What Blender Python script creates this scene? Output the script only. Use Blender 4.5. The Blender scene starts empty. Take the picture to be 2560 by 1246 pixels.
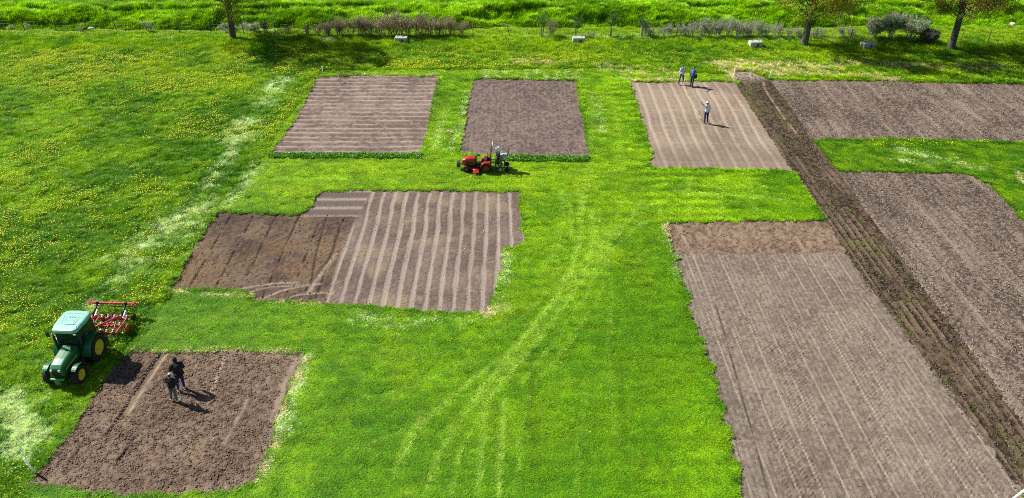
import bpy, bmesh, math, random
import numpy as np
from mathutils import Vector, Matrix, Euler

S = bpy.context.scene
R = math.radians
# ------------------------------------------------------------------ camera
CAM_H, FPX, HORIZON = 25.2, 1900.0, -650.0
PITCH = math.atan((623 - HORIZON) / FPX)
cam = bpy.data.cameras.new("camera"); cam_o = bpy.data.objects.new("camera", cam)
S.collection.objects.link(cam_o)
cam.sensor_width = 36.0; cam.lens = 36.0 * FPX / 2560.0
cam.clip_start = 0.1; cam.clip_end = 5000.0
cam_o.location = (0, 0, CAM_H); cam_o.rotation_euler = (math.pi / 2 - PITCH, 0, 0)
S.camera = cam_o
# ------------------------------------------------------------------ light
SUN_EL, SHADOW_AZ = R(43), R(-25)              # shadows fall along SHADOW_AZ on the ground
sd = Vector((-math.cos(SHADOW_AZ) * math.cos(SUN_EL), -math.sin(SHADOW_AZ) * math.cos(SUN_EL), math.sin(SUN_EL)))
w = bpy.data.worlds.new("World"); S.world = w; w.use_nodes = True
nt = w.node_tree
sky = nt.nodes.new("ShaderNodeTexSky"); sky.sky_type = 'NISHITA'; sky.sun_disc = False
sky.sun_elevation = SUN_EL; sky.sun_rotation = math.atan2(sd.x, sd.y)
bg = nt.nodes["Background"]; bg.inputs[1].default_value = 0.05
nt.links.new(sky.outputs[0], bg.inputs[0])
sun = bpy.data.lights.new("sun", 'SUN'); sun.energy = 5.0; sun.angle = R(0.5); sun.color = (1.0, 0.95, 0.86)
so = bpy.data.objects.new("sun", sun); S.collection.objects.link(so)
so.rotation_euler = (-sd).to_track_quat('-Z', 'Y').to_euler()
S.view_settings.view_transform = 'Standard'; S.view_settings.look = 'None'
S.view_settings.exposure = 0.6; S.view_settings.gamma = 1.0
S.cycles.use_denoising = False; S.cycles.filter_width = 1.0; S.cycles.max_bounces = 6; S.cycles.diffuse_bounces = 2; S.cycles.glossy_bounces = 2
S.cycles.transparent_max_bounces = 8; S.cycles.transmission_bounces = 4

COS, SIN = math.cos(PITCH), math.sin(PITCH)
def P(px, py, z=0.0):
    """a point of the photograph brought down onto the plane at height z"""
    u = (px - 1280) / FPX; v = (py - 623) / FPX
    t = (CAM_H - z) / (SIN + v * COS)
    return (u * t, (COS - v * SIN) * t, z)
def PP(pts): return np.array([P(*q)[:2] for q in pts])
def topx(x, y):
    """ground point -> place in the photograph (used to lay out areas on the ground)"""
    z = y * COS + CAM_H * SIN
    return 1280 + FPX * x / z, 623 + FPX * (CAM_H * COS - y * SIN) / z

# ------------------------------------------------------------------ noise
_rng = np.random.default_rng(11)
_T = _rng.random((256, 256)).astype(np.float32)
def vnoise(x, y, seed=0):
    x = x + seed * 37.13; y = y + seed * 91.7
    xi = np.floor(x).astype(np.int64); yi = np.floor(y).astype(np.int64)
    fx = x - xi; fy = y - yi
    fx = fx * fx * (3 - 2 * fx); fy = fy * fy * (3 - 2 * fy)
    a = _T[xi & 255, yi & 255]; b = _T[(xi + 1) & 255, yi & 255]
    c = _T[xi & 255, (yi + 1) & 255]; d = _T[(xi + 1) & 255, (yi + 1) & 255]
    return (a * (1 - fx) + b * fx) * (1 - fy) + (c * (1 - fx) + d * fx) * fy
def fbm(x, y, s, o=4, seed=0, g=0.5):
    t = 0; a = 1; n = 0; x = x / s; y = y / s
    for i in range(o):
        t = t + a * vnoise(x, y, seed + i * 3); n += a; a *= g
        x, y = x * 1.93 + y * 0.31, y * 1.93 - x * 0.31
    return t / n
def sst(a, b, x):
    t = np.clip((x - a) / (b - a), 0, 1); return t * t * (3 - 2 * t)
def seg_dist(x, y, A, B):
    dx, dy = B[0] - A[0], B[1] - A[1]; L = dx * dx + dy * dy + 1e-9
    t = np.clip(((x - A[0]) * dx + (y - A[1]) * dy) / L, 0, 1)
    return np.hypot(x - A[0] - t * dx, y - A[1] - t * dy)
def poly_dist(x, y, pts):
    d = np.full(np.shape(x), 1e9)
    for i in range(len(pts) - 1): d = np.minimum(d, seg_dist(x, y, pts[i], pts[i + 1]))
    return d
def sdf(x, y, poly):
    """positive inside"""
    n = len(poly); d = np.full(np.shape(x), 1e9); ins = np.zeros(np.shape(x), bool)
    for i in range(n):
        A, B = poly[i], poly[(i + 1) % n]
        d = np.minimum(d, seg_dist(x, y, A, B))
        c = (A[1] > y) != (B[1] > y)
        xc = (B[0] - A[0]) * (y - A[1]) / (B[1] - A[1] + 1e-12) + A[0]
        ins ^= c & (x < xc)
    return np.where(ins, d, -d)
def mix(a, b, t):
    t = np.asarray(t)[..., None]; return a * (1 - t) + np.asarray(b) * t
def C3(*c): return np.array(c, float)

# ------------------------------------------------------------------ materials
def new_mat(name):
    m = bpy.data.materials.new(name); m.use_nodes = True
    return m, m.node_tree, m.node_tree.nodes["Principled BSDF"]
def N(nt, t, **k):
    n = nt.nodes.new(t)
    for a, b in k.items(): setattr(n, a, b)
    return n
def simple(name, col, rough=0.6, metal=0.0, var=0.15, scale=6.0, bump=0.0, spec=0.5, coat=0.0):
    """paint, metal, cloth... with slight procedural unevenness"""
    m, nt, b = new_mat(name)
    tc = N(nt, "ShaderNodeTexCoord"); no = N(nt, "ShaderNodeTexNoise"); no.inputs["Scale"].default_value = scale
    no.inputs["Detail"].default_value = 5
    nt.links.new(tc.outputs["Object"], no.inputs["Vector"])
    rp = N(nt, "ShaderNodeValToRGB"); e = rp.color_ramp.elements
    e[0].position = 0.3; e[1].position = 0.72
    e[0].color = tuple(c * (1 - var) for c in col) + (1,); e[1].color = tuple(min(1, c * (1 + var)) for c in col) + (1,)
    nt.links.new(no.outputs["Fac"], rp.inputs[0]); nt.links.new(rp.outputs[0], b.inputs["Base Color"])
    b.inputs["Roughness"].default_value = rough; b.inputs["Metallic"].default_value = metal
    b.inputs["Specular IOR Level"].default_value = spec; b.inputs["Coat Weight"].default_value = coat
    if bump:
        bp = N(nt, "ShaderNodeBump"); bp.inputs["Strength"].default_value = bump; bp.inputs["Distance"].default_value = 0.02
        nt.links.new(no.outputs["Fac"], bp.inputs["Height"]); nt.links.new(bp.outputs[0], b.inputs["Normal"])
    return m
def glass_mat(name, col, rough=0.05):
    m, nt, b = new_mat(name)
    b.inputs["Base Color"].default_value = col + (1,); b.inputs["Roughness"].default_value = rough
    b.inputs["Transmission Weight"].default_value = 0.85; b.inputs["IOR"].default_value = 1.3
    return m
def attr_mat(name, attr, inst=False, trans=0.0, rough=0.9, nscale=0, namp=0.3, bump=0.0, bscale=20.0, bladevar=False, spec=0.2):
    m, nt, b = new_mat(name)
    a = N(nt, "ShaderNodeAttribute"); a.attribute_name = attr
    a.attribute_type = 'INSTANCER' if inst else 'GEOMETRY'
    col = a.outputs["Color"]
    if bladevar:
        v = N(nt, "ShaderNodeAttribute"); v.attribute_name = "bv"
        mx = N(nt, "ShaderNodeVectorMath"); mx.operation = 'MULTIPLY'
        nt.links.new(col, mx.inputs[0]); nt.links.new(v.outputs["Vector"], mx.inputs[1]); col = mx.outputs[0]
    if nscale:
        tc = N(nt, "ShaderNodeTexCoord"); no = N(nt, "ShaderNodeTexNoise"); no.inputs["Scale"].default_value = nscale
        no.inputs["Detail"].default_value = 4; no.inputs["Roughness"].default_value = 0.7
        nt.links.new(tc.outputs["Object"], no.inputs["Vector"])
        mr = N(nt, "ShaderNodeMapRange"); mr.inputs[1].default_value = 0.3; mr.inputs[2].default_value = 0.7
        mr.inputs[3].default_value = 1 - namp; mr.inputs[4].default_value = 1 + namp
        nt.links.new(no.outputs["Fac"], mr.inputs[0])
        mx = N(nt, "ShaderNodeVectorMath"); mx.operation = 'SCALE'
        nt.links.new(col, mx.inputs[0]); nt.links.new(mr.outputs[0], mx.inputs["Scale"]); col = mx.outputs[0]
        if bump:
            n2 = N(nt, "ShaderNodeTexNoise"); n2.inputs["Scale"].default_value = bscale; n2.inputs["Detail"].default_value = 3
            nt.links.new(tc.outputs["Object"], n2.inputs["Vector"])
            bp = N(nt, "ShaderNodeBump"); bp.inputs["Strength"].default_value = bump; bp.inputs["Distance"].default_value = 0.03
            nt.links.new(n2.outputs["Fac"], bp.inputs["Height"]); nt.links.new(bp.outputs[0], b.inputs["Normal"])
    nt.links.new(col, b.inputs["Base Color"])
    b.inputs["Roughness"].default_value = rough; b.inputs["Specular IOR Level"].default_value = spec
    if trans:
        tr = N(nt, "ShaderNodeBsdfTranslucent"); nt.links.new(col, tr.inputs["Color"])
        ms = N(nt, "ShaderNodeMixShader"); ms.inputs[0].default_value = trans
        nt.links.new(b.outputs[0], ms.inputs[1]); nt.links.new(tr.outputs[0], ms.inputs[2])
        nt.links.new(ms.outputs[0], nt.nodes["Material Output"].inputs["Surface"])
    return m

# ------------------------------------------------------------------ mesh building
def mesh_np(name, V, F, mat, attrs=None, smooth=True, link=True, parent=None):
    me = bpy.data.meshes.new(name)
    V = np.asarray(V, np.float32); F = np.asarray(F, np.int32)
    me.vertices.add(len(V)); me.vertices.foreach_set("co", V.ravel())
    k = F.shape[1] if len(F) else 4
    me.loops.add(F.size); me.loops.foreach_set("vertex_index", F.ravel())
    me.polygons.add(len(F)); me.polygons.foreach_set("loop_start", np.arange(0, F.size, k, dtype=np.int32))
    me.polygons.foreach_set("loop_total", np.full(len(F), k, np.int32))
    me.polygons.foreach_set("use_smooth", np.full(len(F), smooth))
    for n, c in (attrs or {}).items():
        at = me.attributes.new(n, 'FLOAT_COLOR', 'POINT')
        cc = np.ones((len(V), 4), np.float32); cc[:, :3] = c; at.data.foreach_set("color", cc.ravel())
    me.update(calc_edges=True); me.validate()
    if mat: me.materials.append(mat)
    o = bpy.data.objects.new(name, me)
    if link: S.collection.objects.link(o)
    if parent: o.parent = parent
    return o
def tag(o, label=None, cat=None, group=None, kind=None):
    if label: o["label"] = label
    if cat: o["category"] = cat
    if group: o["group"] = group
    if kind: o["kind"] = kind
    return o
def empty(name, loc, rz=0.0, label=None, cat=None, group=None):
    o = bpy.data.objects.new(name, None); o.empty_display_size = 0.3; S.collection.objects.link(o)
    o.location = loc; o.rotation_euler = (0, 0, rz); return tag(o, label, cat, group)
def copy_tree(o, parent=None):
    c = o.copy(); S.collection.objects.link(c)
    if parent: c.parent = parent
    for ch in list(o.children): copy_tree(ch, c)
    return c

class MB:
    def __init__(s): s.v = []; s.f = []; s.sm = []
    def add(s, vs, fs, sm=False, M=None):
        n = len(s.v)
        for q in vs: s.v.append(tuple(M @ Vector(q)) if M is not None else tuple(q))
        for q in fs: s.f.append(tuple(i + n for i in q)); s.sm.append(sm)
        return s
    def box(s, c, d, rot=(0, 0, 0), taper=(1, 1), bev=0.0, shx=0.0):
        """box, optionally tapered at the top and with chamfered vertical and top edges"""
        M = Matrix.Translation(c) @ Euler(rot).to_matrix().to_4x4()
        hx, hy, hz = d[0] / 2, d[1] / 2, d[2] / 2
        b = min(bev, hx * .9, hy * .9, hz * .9)
        def ring(z, kx, ky, ins, sx=0):
            X, Y = hx * kx - ins, hy * ky - ins
            if b <= 0: return [(sx - X, -Y, z), (sx + X, -Y, z), (sx + X, Y, z), (sx - X, Y, z)]
            q = b
            return [(sx - X + q, -Y, z), (sx + X - q, -Y, z), (sx + X, -Y + q, z), (sx + X, Y - q, z),
                    (sx + X - q, Y, z), (sx - X + q, Y, z), (sx - X, Y - q, z), (sx - X, -Y + q, z)]
        rs = [ring(-hz, 1, 1, 0)]
        if b > 0:
            rs.append(ring(hz - b, taper[0], taper[1], 0, shx)); rs.append(ring(hz, taper[0], taper[1], b * .7, shx))
        else: rs.append(ring(hz, taper[0], taper[1], 0, shx))
        k = len(rs[0]); vs = [q for r in rs for q in r]; fs = [tuple(range(k))[::-1], tuple(range((len(rs) - 1) * k, len(rs) * k))]
        for j in range(len(rs) - 1):
            for i in range(k): fs.append((j * k + i, j * k + (i + 1) % k, (j + 1) * k + (i + 1) % k, (j + 1) * k + i))
        return s.add(vs, fs, False, M)
    def tube(s, p0, p1, r0, r1=None, n=8, cap=True, sm=True):
        r1 = r0 if r1 is None else r1
        a, b = Vector(p0), Vector(p1); d = b - a
        if d.length < 1e-6: return s
        q = d.to_track_quat('Z', 'Y').to_matrix()
        vs = []
        for (c, r) in ((a, r0), (b, r1)):
            for i in range(n):
                t = 2 * math.pi * i / n; vs.append(tuple(c + q @ Vector((r * math.cos(t), r * math.sin(t), 0))))
        s.add(vs, [(i, (i + 1) % n, n + (i + 1) % n, n + i) for i in range(n)], sm)
        if cap:
            m = len(s.v) - 2 * n
            s.f.append(tuple(m + i for i in range(n))[::-1]); s.sm.append(False)
            s.f.append(tuple(m + n + i for i in range(n))); s.sm.append(False)
        return s
    def path(s, pts, r, n=6):
        """bent tube with mitred rings"""
        pts = [Vector(p) for p in pts]; rs = r if isinstance(r, (list, tuple)) else [r] * len(pts)
        base = len(s.v); prev = None
        for i, p in enumerate(pts):
            d = (pts[min(i + 1, len(pts) - 1)] - pts[max(i - 1, 0)]).normalized()
            if prev is None:
                u = d.cross(Vector((0, 0, 1)));
                if u.length < .05: u = d.cross(Vector((1, 0, 0)))
            else: u = prev - d * prev.dot(d)
            u.normalize(); prev = u; v = d.cross(u)
            for k in range(n):
                t = 2 * math.pi * k / n; s.v.append(tuple(p + (u * math.cos(t) + v * math.sin(t)) * rs[i]))
        for i in range(len(pts) - 1):
            for k in range(n):
                a = base + i * n + k; b = base + i * n + (k + 1) % n
                s.f.append((a, b, b + n, a + n)); s.sm.append(True)
        s.f.append(tuple(base + k for k in range(n))[::-1]); s.sm.append(False)
        e = base + (len(pts) - 1) * n
        s.f.append(tuple(e + k for k in range(n))); s.sm.append(False)
        return s
    def lathe(s, prof, c=(0, 0, 0), axis='Y', n=32, sm=True, cap=True):
        """prof: list of (along, radius)"""
        base = len(s.v)
        for (a, r) in prof:
            for k in range(n):
                t = 2 * math.pi * k / n; u, v = r * math.cos(t), r * math.sin(t)
                q = {'X': (a, u, v), 'Y': (u, a, v), 'Z': (u, v, a)}[axis]
                s.v.append((c[0] + q[0], c[1] + q[1], c[2] + q[2]))
        for i in range(len(prof) - 1):
            for k in range(n):
                a = base + i * n + k; b = base + i * n + (k + 1) % n
                s.f.append((a, b, b + n, a + n)); s.sm.append(sm)
        if not cap: return s
        s.f.append(tuple(base + k for k in range(n))[::-1]); s.sm.append(False)
        e = base + (len(prof) - 1) * n
        s.f.append(tuple(e + k for k in range(n))); s.sm.append(False)
        return s
    def loft(s, rings, sm=False, closed=True):
        k = len(rings[0]); base = len(s.v)
        for r in rings: s.v.extend(tuple(q) for q in r)
        for j in range(len(rings) - 1):
            for i in range(k): s.f.append((base + j * k + i, base + j * k + (i + 1) % k, base + (j + 1) * k + (i + 1) % k, base + (j + 1) * k + i)); s.sm.append(sm)
        s.f.append(tuple(base + i for i in range(k))[::-1]); s.sm.append(False)
        e = base + (len(rings) - 1) * k
        s.f.append(tuple(e + i for i in range(k))); s.sm.append(False)
        return s
    def build(s, name, mat, parent=None):
        me = bpy.data.meshes.new(name); me.from_pydata(s.v, [], s.f); me.materials.append(mat)
        me.polygons.foreach_set("use_smooth", s.sm)
        bm = bmesh.new(); bm.from_mesh(me); bmesh.ops.recalc_face_normals(bm, faces=bm.faces); bm.to_mesh(me); bm.free()
        me.update()
        o = bpy.data.objects.new(name, me); S.collection.objects.link(o)
        if parent: o.parent = parent
        return o
QN = 560000
# ------------------------------------------------------------------ areas traced on the ground
POLY = {k: PP(v) for k, v in dict(
    P1=[(790,193),(850,190),(1000,189),(1100,191),(1090,230),(1076,290),(1066,340),(1055,386),(860,384),(676,383),(735,300),(762,250)],
    P2=[(1180,197),(1441,200),(1452,270),(1465,330),(1477,391),(1300,389),(1150,384),(1156,330),(1167,270)],
    P3=[(1571,204),(1700,203),(1838,205),(1900,300),(1940,360),(1984,429),(1900,424),(1750,421),(1640,421),(1620,412),(1630,395),(1618,350),(1600,290),(1583,240)],
    P5=[(545,533),(755,538),(775,510),(800,479),(930,476),(1298,477),(1303,540),(1311,606),(1258,622),(1250,680),(1230,765),(1200,782),(1050,776),(950,768),(815,758),(720,752),(640,748),(632,735),(590,722),(480,724),(425,720),(510,580)],
    P6=[(320,878),(560,876),(745,880),(750,905),(722,960),(690,1060),(680,1110),(640,1200),(600,1225),(450,1233),(300,1237),(180,1222),(75,1210),(120,1150),(200,1050),(240,980)],
    P8=[(1663,556),(2070,550),(2133,660),(2293,870),(2473,1110),(2565,1250),(2640,1350),(1900,1350),(1862,1246),(1840,1160),(1807,1040),(1780,920),(1740,830),(1710,720),(1690,650),(1672,610)],
    ST=[(1838,178),(1842,215),(1900,300),(1940,360),(1985,430),(2062,548),(2130,660),(2290,870),(2470,1110),(2560,1245),(2690,1440),(2860,1440),(2700,1240),(2560,1062),(2450,905),(2330,745),(2200,572),(2100,432),(2033,347),(1985,282),(1930,203),(1900,188),(1870,178)],
    R1=[(1925,200),(2150,202),(2700,213),(2720,362),(2560,357),(2300,350),(2033,347),(1985,282)],
    R2=[(2095,430),(2200,428),(2415,433),(2475,462),(2560,552),(2700,720),(2900,960),(2900,1380),(2700,1240),(2560,1062),(2450,905),(2330,745),(2200,572)],
).items()}
LAWN = PP([(805,176),(740,262),(690,335),(640,410),(560,522),(430,725),(330,872),(200,1060),(70,1215),(40,1330),(2900,1330),(2900,235),(2560,214),(1925,192),(1560,172)])
L1 = PP([(680,386),(860,387),(1052,389),(1048,398),(860,396),(672,394)])          # leafy strips
L2 = PP([(1268,391),(1360,392),(1470,394),(1466,404),(1360,402),(1268,401)])
def wobble(x, y):
    mow = (fbm(x * .25, y * 1.0, .38, 3, 6, .7) - .5) * .55 * sst(42, 38, y) * sst(5, 8, x) * sst(17, 14, x)
    return (fbm(x, y, .5, 4, 5, .75) - .5) * .62 + mow
SHARED = [PP(q) for q in ([(1985,282),(2033,347)], [(1930,203),(1985,282)], [(2110,450),(2200,572),(2330,745),(2450,905),(2560,1062),(2700,1240)], [(2080,560),(2133,660),(2293,870),(2473,1110),(2540,1210)], [(1845,222),(1900,300),(1940,360),(1975,420)])]
def soil_sd(x, y):
    d = np.full(np.shape(x), -1e9)
    for p in POLY.values():
        lo = p.min(0) - 2; hi = p.max(0) + 2
        m = (x > lo[0]) & (x < hi[0]) & (y > lo[1]) & (y < hi[1])
        if m.any():
            q = np.full(np.shape(x), -1e9); q[m] = sdf(x[m], y[m], p); d = np.maximum(d, q)
    wob = wobble(x, y)
    for q in SHARED: d = np.maximum(d, .55 - poly_dist(x, y, q))
    return d + wob
def bank(x, y):
    """the ditch and the rough bank behind the fence line"""
    yy = y + (fbm(x, y * .3, 6, 3, 40) - .5) * 2.2 - 0.015 * (x + 8)
    z = -.35 * np.exp(-((yy - 79.6) / .8) ** 2) + .8 * sst(80.2, 83.0, yy) + .3 * sst(83, 88, yy)
    rough = sst(79.2, 80.5, yy) * (1 - .9 * sst(83.5, 86.0, yy))
    return z, rough
def hground(x, y):
    z, rough = bank(x, y)
    z = z + .7 * rough * (.75 * sst(.46, .53, fbm(x * .35, y * 1.1, 1.5, 3, 8)) - .3 + .6 * (fbm(x * .6, y * 1.2, 1.1, 3, 18) - .45) + .4 * (fbm(x, y, .6, 2, 9) - .5))
    z = z + (fbm(x, y, 5, 3, 2) - .5) * .16
    lw = sst(-.4, .4, sdf(x, y, LAWN))
    z = z + (1 - lw) * (fbm(x, y, .75, 3, 4, .6) - .5) * .34 + lw * (fbm(x, y, .6, 3, 4, .6) - .5) * .12
    return z
def streaks(x, y, lst):
    m = np.zeros(np.shape(x))
    for pts, wd, st in lst:
        q = PP(pts); lo = q.min(0) - wd * 4; hi = q.max(0) + wd * 4
        k = (x > lo[0]) & (x < hi[0]) & (y > lo[1]) & (y < hi[1])
        if k.any(): m[k] = np.maximum(m[k], st * np.exp(-(poly_dist(x[k], y[k], q) / wd) ** 2))
    return m
TRACKS = [   # pale wheel marks across the mown grass
    ([(1180,1000),(1290,870),(1380,760),(1425,680),(1450,600),(1452,520),(1445,470)], .22, .9),
    ([(1215,1000),(1330,870),(1420,750),(1462,690),(1482,600),(1478,520)], .2, .7),
    ([(1010,1140),(1050,1060),(1100,1020),(1180,950),(1300,860)], .2, .6),
    ([(985,1190),(1010,1110),(1060,1030)], .2, .5),
    ([(1245,1235),(1250,1130),(1262,1000)], .17, .9), ([(1195,1235),(1203,1130),(1215,1000)], .2, .5),
    ([(1560,560),(1500,620),(1440,690),(1390,780)], .2, .5), ([(1400,470),(1425,520),(1430,600)], .16, .7),
    ([(1605,505),(1560,570),(1480,660)], .2, .5), ([(1280,560),(1390,640),(1440,780)], .15, .3),
    ([(1450,540),(1465,470),(1480,300),(1478,230)], .3, .35), ([(1560,430),(1545,330),(1530,230)], .3, .25),
    ([(1650,500),(1652,545)], .12, .5), ([(1720,440),(1722,540)], .15, .5), ([(1795,440),(1800,540)], .15, .5),
    ([(1870,440),(1890,540)], .15, .5), ([(1690,480),(1800,485),(1960,500)], .35, .55), ([(1700,460),(1930,470)], .2, .4),
    ([(1150,1050),(1230,960),(1330,850),(1400,740)], .12, .5), ([(1100,1090),(1200,990),(1290,900)], .1, .45), ([(1080,1200),(1100,1130),(1150,1060)], .12, .4), ([(1500,520),(1490,600),(1450,700),(1380,820)], .12, .45),
    ([(1560,500),(1530,560),(1500,600)], .12, .4), ([(1620,540),(1540,620),(1470,720)], .12, .4), ([(1530,700),(1520,900),(1540,1100)], .14, .25), ([(1390,560),(1400,640),(1380,700)], .12, .4), ([(900,880),(1000,900),(1120,880)], .12, .25),
    ([(1125,1240),(1150,1130),(1215,1010),(1310,900)], .1, .5), ([(1060,1240),(1085,1150),(1140,1060)], .1, .5), ([(1300,960),(1390,850),(1460,750),(1500,650),(1512,560)], .1, .55), ([(1335,965),(1420,860),(1490,760),(1530,650)], .1, .45),
    ([(1420,700),(1500,600),(1600,530),(1650,505)], .12, .6), ([(1450,715),(1530,620),(1620,555)], .12, .5), ([(1340,700),(1395,620),(1410,540),(1400,480)], .1, .5), ([(1290,1240),(1300,1100),(1320,980)], .1, .35), ([(1440,1240),(1450,1080),(1470,930)], .1, .3),
    ([(1180,860),(1300,800),(1400,700)], .12, .35), ([(900,1000),(1050,960),(1180,900)], .15, .25), ([(870,1130),(1000,1080),(1120,990)], .15, .25), ([(1560,700),(1640,600),(1660,560)], .12, .3), ([(1380,500),(1500,470),(1650,480)], .12, .35), ([(1100,440),(1300,430),(1500,445)], .2, .35), ([(700,445),(900,455),(1200,450)], .2, .25),
    ([(1330,880),(1325,1000),(1340,1180)], .25, -.5), ([(1550,900),(1565,1150)], .2, -.5), ([(1240,1010),(1245,1200)], .12, -.4),
]
CLIP = [     # dried clippings and flattened grass, whitish green
    ([(705,205),(680,230),(660,262)], .9, .75), ([(615,310),(600,335),(590,350)], 1.0, .8), ([(580,375),(560,420),(520,470)], .5, .55),
    ([(500,520),(455,550),(420,580)], .9, .7), ([(450,560),(395,600),(350,640)], 1.2, .8), ([(380,620),(330,650)], .8, 1.0), ([(300,700),(255,745),(215,790)], .5, .55),
    ([(20,1010),(55,1060),(30,1100)], .9, .75), ([(70,1080),(95,1088)], .45, 1.0), ([(0,1110),(60,1130)], .5, .6),
    ([(1170,230),(1150,330),(1130,375)], .3, .3), ([(1110,280),(1090,370)], .3, .25), ([(1490,240),(1510,330)], .3, .3),
    ([(1258,630),(1262,680),(1250,740)], .35, .4), ([(760,900),(745,990),(700,1080)], .4, .3),
    ([(880,790),(1000,810),(1150,800)], .4, .28), ([(300,640),(430,640)], 1.0, .4), ([(815,103),(830,106)], .5, .9), ([(620,70),(690,85)], .9, .4),
    ([(640,420),(570,520)], .5, .4), ([(1660,570),(1680,640),(1700,700)], .2, .35),
    ([(1320,96),(1700,98),(1960,102),(2140,104)], .4, .45), ([(2250,375),(2450,420)], .5, .25), ([(2230,400),(2330,405)], .5, .3),
    ([(390,92),(430,102)], .3, .3),
] + [([(x, 176), (x + 1, 196)], .2, .4) for x in range(1215, 1440, 25)]
STRAW = [    # bare dry straw
    ([(1790,158),(1900,166),(2000,165),(2090,168)], .7, 1.0), ([(1800,170),(1830,182),(1838,200)], .5, 1.0), ([(1850,172),(1950,185)], .7, .8),
    ([(1960,180),(2150,190),(2230,200)], .6, .6), ([(1290,157),(1400,158)], .7, .45), ([(1500,168),(1640,180),(1700,185)], .8, .4), ([(1560,198),(1700,198)], .4, .6), ([(2100,160),(2330,170),(2500,172)], .8, .5),
    ([(1445,178),(1440,200)], .3, .5), ([(850,188),(1100,188)], .15, .4), ([(1560,182),(1570,200)], .2, .5),
    ([(760,890),(742,960),(700,1050),(690,1120),(650,1200)], .22, .42), ([(1205,785),(1255,770)], .4, .5), ([(430,728),(640,740)], .12, .6), ([(640,750),(800,762)], .12, .4),
    ([(1665,560),(1680,610)], .15, .5), ([(1030,250),(1050,386)], .1, .3), ([(330,876),(745,876)], .15, .4), ([(2470,1180),(2520,1230)], .5, .8), ([(2510,1180),(2560,1190)], .4, .6),
    ([(1118,325),(1128,335)], .2, .6), ([(2545,430),(2550,452),(2575,465)], .15, .9), ([(2525,60),(2535,66)], .35, .8),
]
LIME = [([(1220,785),(1262,785),(1240,800)], .55, 1.0), ([(790,200),(760,240),(700,330),(660,380)], .5, .7), ([(700,420),(1400,430),(1560,450)], 1.6, .55),
        ([(640,470),(760,470),(1300,465)], .8, .5), ([(850,178),(1400,182)], .9, .8), ([(1590,195),(1800,195)], 1.0, .9), ([(1940,190),(2200,197)], .35, .9),
        ([(560,500),(500,560),(440,650),(400,740)], .9, .6), ([(1010,1236),(1030,1232)], .2, .9), ([(1590,500),(1500,560)], 1.2, .3), ([(2060,400),(2120,425)], .4, .6), ([(1110,250),(1080,350)], .6, .35)]
DARK = [([(560,400),(520,440),(470,520),(400,570)], .45, .9), ([(300,650),(260,720),(200,770)], .35, .8), ([(600,370),(560,440),(510,520)], .4, .7), ([(600,345),(560,400)], .3, .9), ([(480,470),(420,520)], .2, .8)]
_rb = np.random.default_rng(77)
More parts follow.
